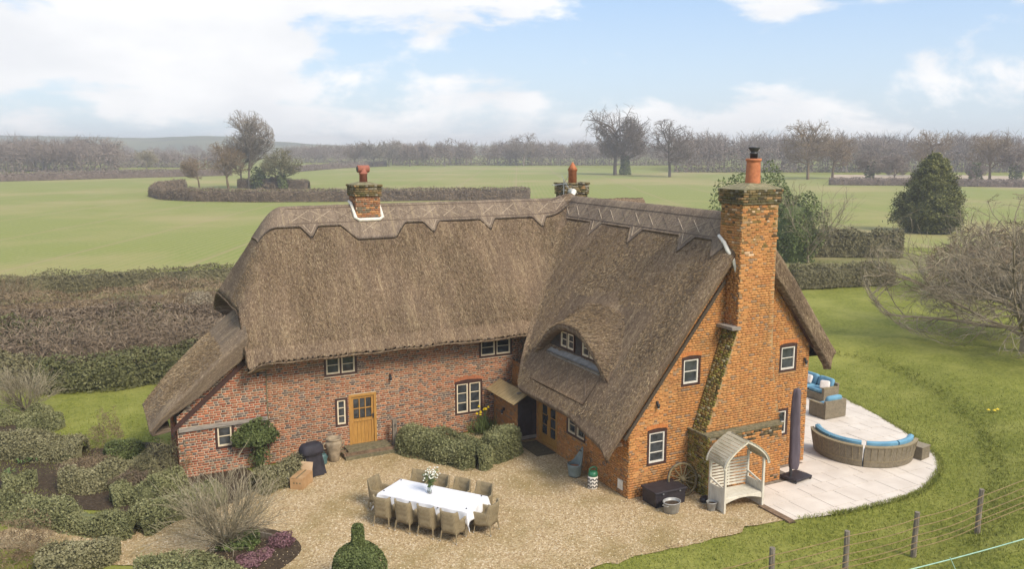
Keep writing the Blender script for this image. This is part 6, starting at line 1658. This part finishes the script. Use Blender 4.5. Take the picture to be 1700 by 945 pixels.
# topiary
tpo = G(597, 985); r = np.random.default_rng(160)
tpy = thing('topiary', 'clipped dark green topiary ball with a short column on top', 'topiary', tpo)
d = r.normal(0, 1, (11000, 3)); d /= np.linalg.norm(d, axis=1)[:, None]; P = d * (.64 * (1 - .10 * r.random(11000) ** 2))[:, None] * lump(d, r, 2.5, .02)[:, None] + np.array([0, 0, .62])
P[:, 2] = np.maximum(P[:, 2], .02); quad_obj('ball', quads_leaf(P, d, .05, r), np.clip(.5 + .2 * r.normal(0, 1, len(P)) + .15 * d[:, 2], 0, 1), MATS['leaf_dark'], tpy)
z = r.uniform(1.15, 1.72, 3600); th = r.uniform(0, 6.28, 3600); rr = .155 * (1 - .25 * (z - 1.15)) * (1 - .25 * r.random(3600) ** 2); rr = np.where(z > 1.64, rr * r.random(3600), rr)
P = np.stack([rr * np.cos(th), rr * np.sin(th), z], -1); quad_obj('column', quads_leaf(P, P * [1, 1, 0], .05, r), np.clip(.5 + .22 * r.normal(0, 1, 3600), 0, 1), MATS['leaf_dark'], tpy)
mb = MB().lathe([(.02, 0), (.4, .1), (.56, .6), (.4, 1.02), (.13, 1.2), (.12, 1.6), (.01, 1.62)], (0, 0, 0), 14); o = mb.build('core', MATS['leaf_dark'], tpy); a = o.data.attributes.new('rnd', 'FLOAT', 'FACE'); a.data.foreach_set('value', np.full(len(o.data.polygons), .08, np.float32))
# heather, bulbs, bed plants
for i, (p, rad, lab) in enumerate([((468, 905), (.34, .30, .26), 'mound of pink heather at the gravel edge'), ((412, 937), (.36, .3, .2), 'loose pink heather at the bottom of the bed'), ((438, 925), (.25, .22, .16), 'small pink heather between the two larger mounds')]):
    bush('heather', lab, G(*p), rad, MATS['heather'], 1500, .05, 170 + i, rough=.2, core=.6)
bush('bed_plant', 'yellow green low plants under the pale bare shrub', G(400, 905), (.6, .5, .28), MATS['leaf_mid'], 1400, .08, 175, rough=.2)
edg = G(420, 885); MB_e = MB().bar(tuple(G(392, 880, .07)), tuple(G(452, 892, .07)), .05, .14); tag(MB_e.build('timber_edging', MATS['wood_post']), 'timber board edging the heather bed', 'edging')
for i, (px, py) in enumerate([(112, 765), (95, 760), (60, 768), (35, 772), (15, 790)]):
    c = G(px, py); rr = np.random.default_rng(180 + i); root = thing('leafy_plant', ['pale strap leaved plant in the dark left bed, rightmost', 'strap leaved plant beside the rightmost one in the dark bed', 'strap leaved plant in the middle of the dark left bed', 'strap leaved plant left of middle in the dark bed', 'strap leaved plant at the far left of the dark bed'][i], 'plant', c, 0, 'strap leaved plants in the dark bed')
    for k in range(9):
        a = rr.uniform(0, 6.28); L = rr.uniform(.22, .4); dv = Vector((math.cos(a), math.sin(a), 0)); sv = Vector((-math.sin(a), math.cos(a), 0)) * .025
        MB().add([Vector((0, 0, 0)), dv * L * .5 + sv + Vector((0, 0, L * .6)), dv * L + Vector((0, 0, L * .45)), dv * L * .5 - sv + Vector((0, 0, L * .6))], [(0, 1, 2, 3)]).build('leaf', MATS['stem_green'], root)
df = thing('daffodils', 'clump of yellow daffodils behind the evergreen hedge', 'flowers', (12.55, 27.35, 0))
for k in range(9):
    a = random.uniform(0, 6.28); q = random.uniform(.02, .32); h_ = random.uniform(.75, 1.05); x, y = q * math.cos(a), q * .5 * math.sin(a)
    s_ = MB().tube([(x * .4, y * .4, 0), (x, y, h_)], .007, 5).build('stem', MATS['stem_green'], df)
    MB().lathe([(0, -.03), (.055, 0), (.03, .012), (.035, .05), (0, .04)], (x, y, h_), 7).build('bloom', MATS['petal_yellow'], s_)
q = np.random.default_rng(190); nL = 260; Pq = np.stack([q.normal(0, .22, nL), q.normal(0, .12, nL), q.uniform(0, .3, nL)], -1); Pt = Pq + np.stack([q.normal(0, .12, nL), q.normal(0, .08, nL), q.uniform(.25, .5, nL)], -1)
quad_obj('leaf', quads_seg(Pq, Pt, np.full(nL, .012), np.full(nL, .004), q), q.random(nL), MATS['leaf_mid'], df)['kind'] = 'stuff'
for i, (px, py) in enumerate([(1640, 690), (1650, 691), (1655, 689)]):
    c = G(px, py, float(.34)); tf = thing('daffodil', ['leftmost yellow daffodil in the right lawn', 'middle yellow daffodil in the right lawn', 'rightmost yellow daffodil in the right lawn'][i], 'flower', (c[0], c[1], .33), 0, 'yellow flowers in the right lawn')
    MB().tube([(0, 0, 0), (0, 0, .22)], .008, 5).build('stem', MATS['stem_green'], tf); MB().lathe([(0, -.03), (.07, 0), (.03, .02), (0, .05)], (0, 0, .23), 7).build('bloom', MATS['petal_yellow'], tf)
# ---- grass blades on the near lawns: nobody could count them
def blades(n, box, seed, test, hmin=.03, hmax=.085):
    r = np.random.default_rng(seed); x = r.uniform(box[0], box[1], n); y = r.uniform(box[2], box[3], n); ok = test(x, y) & (r.random(n) < np.clip((box[1] - x) / 9, 0, 1) * np.clip((box[3] - y) / 9, 0, 1)); x, y = x[ok], y[ok]; m = len(x)
    z = ground_z(x, y); P0 = np.stack([x, y, z - .005], -1); h = r.uniform(hmin, hmax, m); P1 = P0 + np.stack([r.normal(0, .03, m), r.normal(0, .03, m), h], -1)
    return quads_seg(P0, P1, np.full(m, .011), np.full(m, .003), r), np.clip(.45 + .25 * r.normal(0, 1, m), 0, 1)
from math import isfinite
GP = np.array([np.asarray(p)[:2] for p in gpts])
def inside(poly, x, y):
    c = np.zeros(x.shape, bool); n = len(poly)
    for i in range(n):
        x0, y0 = poly[i]; x1, y1 = poly[(i + 1) % n]
        m = ((y0 > y) != (y1 > y)) & (x < (x1 - x0) * (y - y0) / (y1 - y0 + 1e-12) + x0); c ^= m
    return c
HP = np.array(HULL)
lawn_ok = lambda x, y: ~inside(GP, x, y) & ~inside(HP, x, y) & ~((x > 13.8) & (x < 21.2) & (y > 19))
Q1, R1 = blades(135000, (10, 36, 11.5, 32), 200, lawn_ok); Q2, R2 = blades(40000, (-8, 6, 28, 40), 201, lambda x, y: ~((x > 2) & (y < 34)), .03, .08)
# longer tufts along the bank and patio edge
def tuft_pts(n, seed):
    r = np.random.default_rng(seed); i = r.integers(len(HP), size=n); t = r.random(n)[:, None]; p = HP[i] * (1 - t) + np.roll(HP, -1, 0)[i] * t; p = p + r.normal(0, .05, p.shape); return p
tp_ = tuft_pts(6000, 5); ok = (tp_[:, 1] < 27) & ((tp_[:, 0] > 17.5)) & ~((tp_[:, 0] < 21.2) & (tp_[:, 1] > 18.2)); tp_ = tp_[ok]; r = np.random.default_rng(6); m = len(tp_)
P0 = np.stack([tp_[:, 0], tp_[:, 1], np.zeros(m)], -1); P1 = P0 + np.stack([r.normal(0, .05, m), r.normal(0, .05, m), r.uniform(.05, .11, m)], -1)
Q3 = quads_seg(P0, P1, np.full(m, .010), np.full(m, .003), r)
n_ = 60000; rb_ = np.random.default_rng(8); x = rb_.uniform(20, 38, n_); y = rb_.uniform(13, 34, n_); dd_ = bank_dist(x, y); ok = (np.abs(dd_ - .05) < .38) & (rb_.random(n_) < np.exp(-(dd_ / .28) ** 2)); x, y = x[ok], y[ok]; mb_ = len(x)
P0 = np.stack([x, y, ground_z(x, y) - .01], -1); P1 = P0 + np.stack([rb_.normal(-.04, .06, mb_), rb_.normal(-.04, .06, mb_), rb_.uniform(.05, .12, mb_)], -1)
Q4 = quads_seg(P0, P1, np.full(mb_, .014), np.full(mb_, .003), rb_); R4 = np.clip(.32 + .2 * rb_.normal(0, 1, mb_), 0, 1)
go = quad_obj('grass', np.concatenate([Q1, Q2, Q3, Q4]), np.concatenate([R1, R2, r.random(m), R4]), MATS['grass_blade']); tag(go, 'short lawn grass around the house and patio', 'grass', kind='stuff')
# ---- loose stones on the gravel
r = np.random.default_rng(210); n = 20000
x = r.uniform(-2, 17.5, n); y = r.uniform(14, 27.6, n); ok = inside(GP, x, y); x, y = x[ok], y[ok]; m = len(x)
surf('pebble', (.30, .20, .10), (.62, .50, .33), 1.0, .9, 'POS', 0)
s = r.uniform(.010, .026, m); a = r.uniform(0, 6.28, m); ca, sa = np.cos(a) * s, np.sin(a) * s
B = np.stack([np.stack([x + ca, y + sa, np.full(m, .004)], -1), np.stack([x - sa, y + ca, np.full(m, .004)], -1), np.stack([x - ca, y - sa, np.full(m, .004)], -1), np.stack([x + sa, y - ca, np.full(m, .004)], -1), np.stack([x + r.normal(0, .004, m), y, .004 + s * .9], -1)], 1)
F = np.array([(0, 1, 4), (1, 2, 4), (2, 3, 4), (3, 0, 4)]); Fp = (np.arange(m)[:, None, None] * 5 + F[None]).reshape(-1, 3)
leafmat('pebbles', [(.16, .10, .05), (.34, .24, .12), (.48, .37, .21), (.58, .47, .30), (.74, .66, .50)], .9, .2)
peb = link('pebbles', newmesh('pebbles', B.reshape(-1, 3), Fp, fattr=np.repeat(r.random(m), 4)), MATS['pebbles']); tag(peb, 'loose golden gravel stones strewn over the court', 'gravel', kind='stuff')
r = np.random.default_rng(220); ii = r.integers(len(GP), size=2600); pp = GP[ii] + r.normal(0, .28, (2600, 2)); ok = inside(GP, pp[:, 0], pp[:, 1]) & (pp[:, 1] < 27.4); pp = pp[ok]; m = len(pp)
P0 = np.stack([pp[:, 0], pp[:, 1], np.full(m, .012)], -1); up_ = np.tile(np.array([[0, 0, 1.]]), (m, 1))
lf = quad_obj('leaf_litter', quads_leaf(P0, up_, .05, r, .6, .25), r.random(m), MATS['twig_tan']); tag(lf, 'brown leaf litter along the edges of the gravel', 'leaves', kind='stuff')
# far pylon
py_ = A(150, 800); pyl = thing('pylon', 'thin grey pylon on the hazy skyline at far left', 'pylon', py_)
MB().tube([(0, 0, 0), (0, 0, 16)], [.5, .2], 4).build('mast', MATS['steel'], pyl); MB().bar((-2, 0, 14), (2, 0, 14), .25).build('crossarm', MATS['steel'], pyl)
# ---- air
hz = MB().box((500, 800, 13.0), (4200, 2400, 28.5))
m, nt, b = nodes_of('haze'); nt.nodes.remove(b)
pv = nt.nodes.new('ShaderNodeVolumePrincipled'); pv.inputs['Color'].default_value = (.97, .98, 1, 1); pv.inputs['Density'].default_value = .0007; pv.inputs['Anisotropy'].default_value = .15
nt.links.new(pv.outputs['Volume'], [n for n in nt.nodes if n.type == 'OUTPUT_MATERIAL'][0].inputs['Volume'])
tag(hz.build('haze', m), kind='stuff')
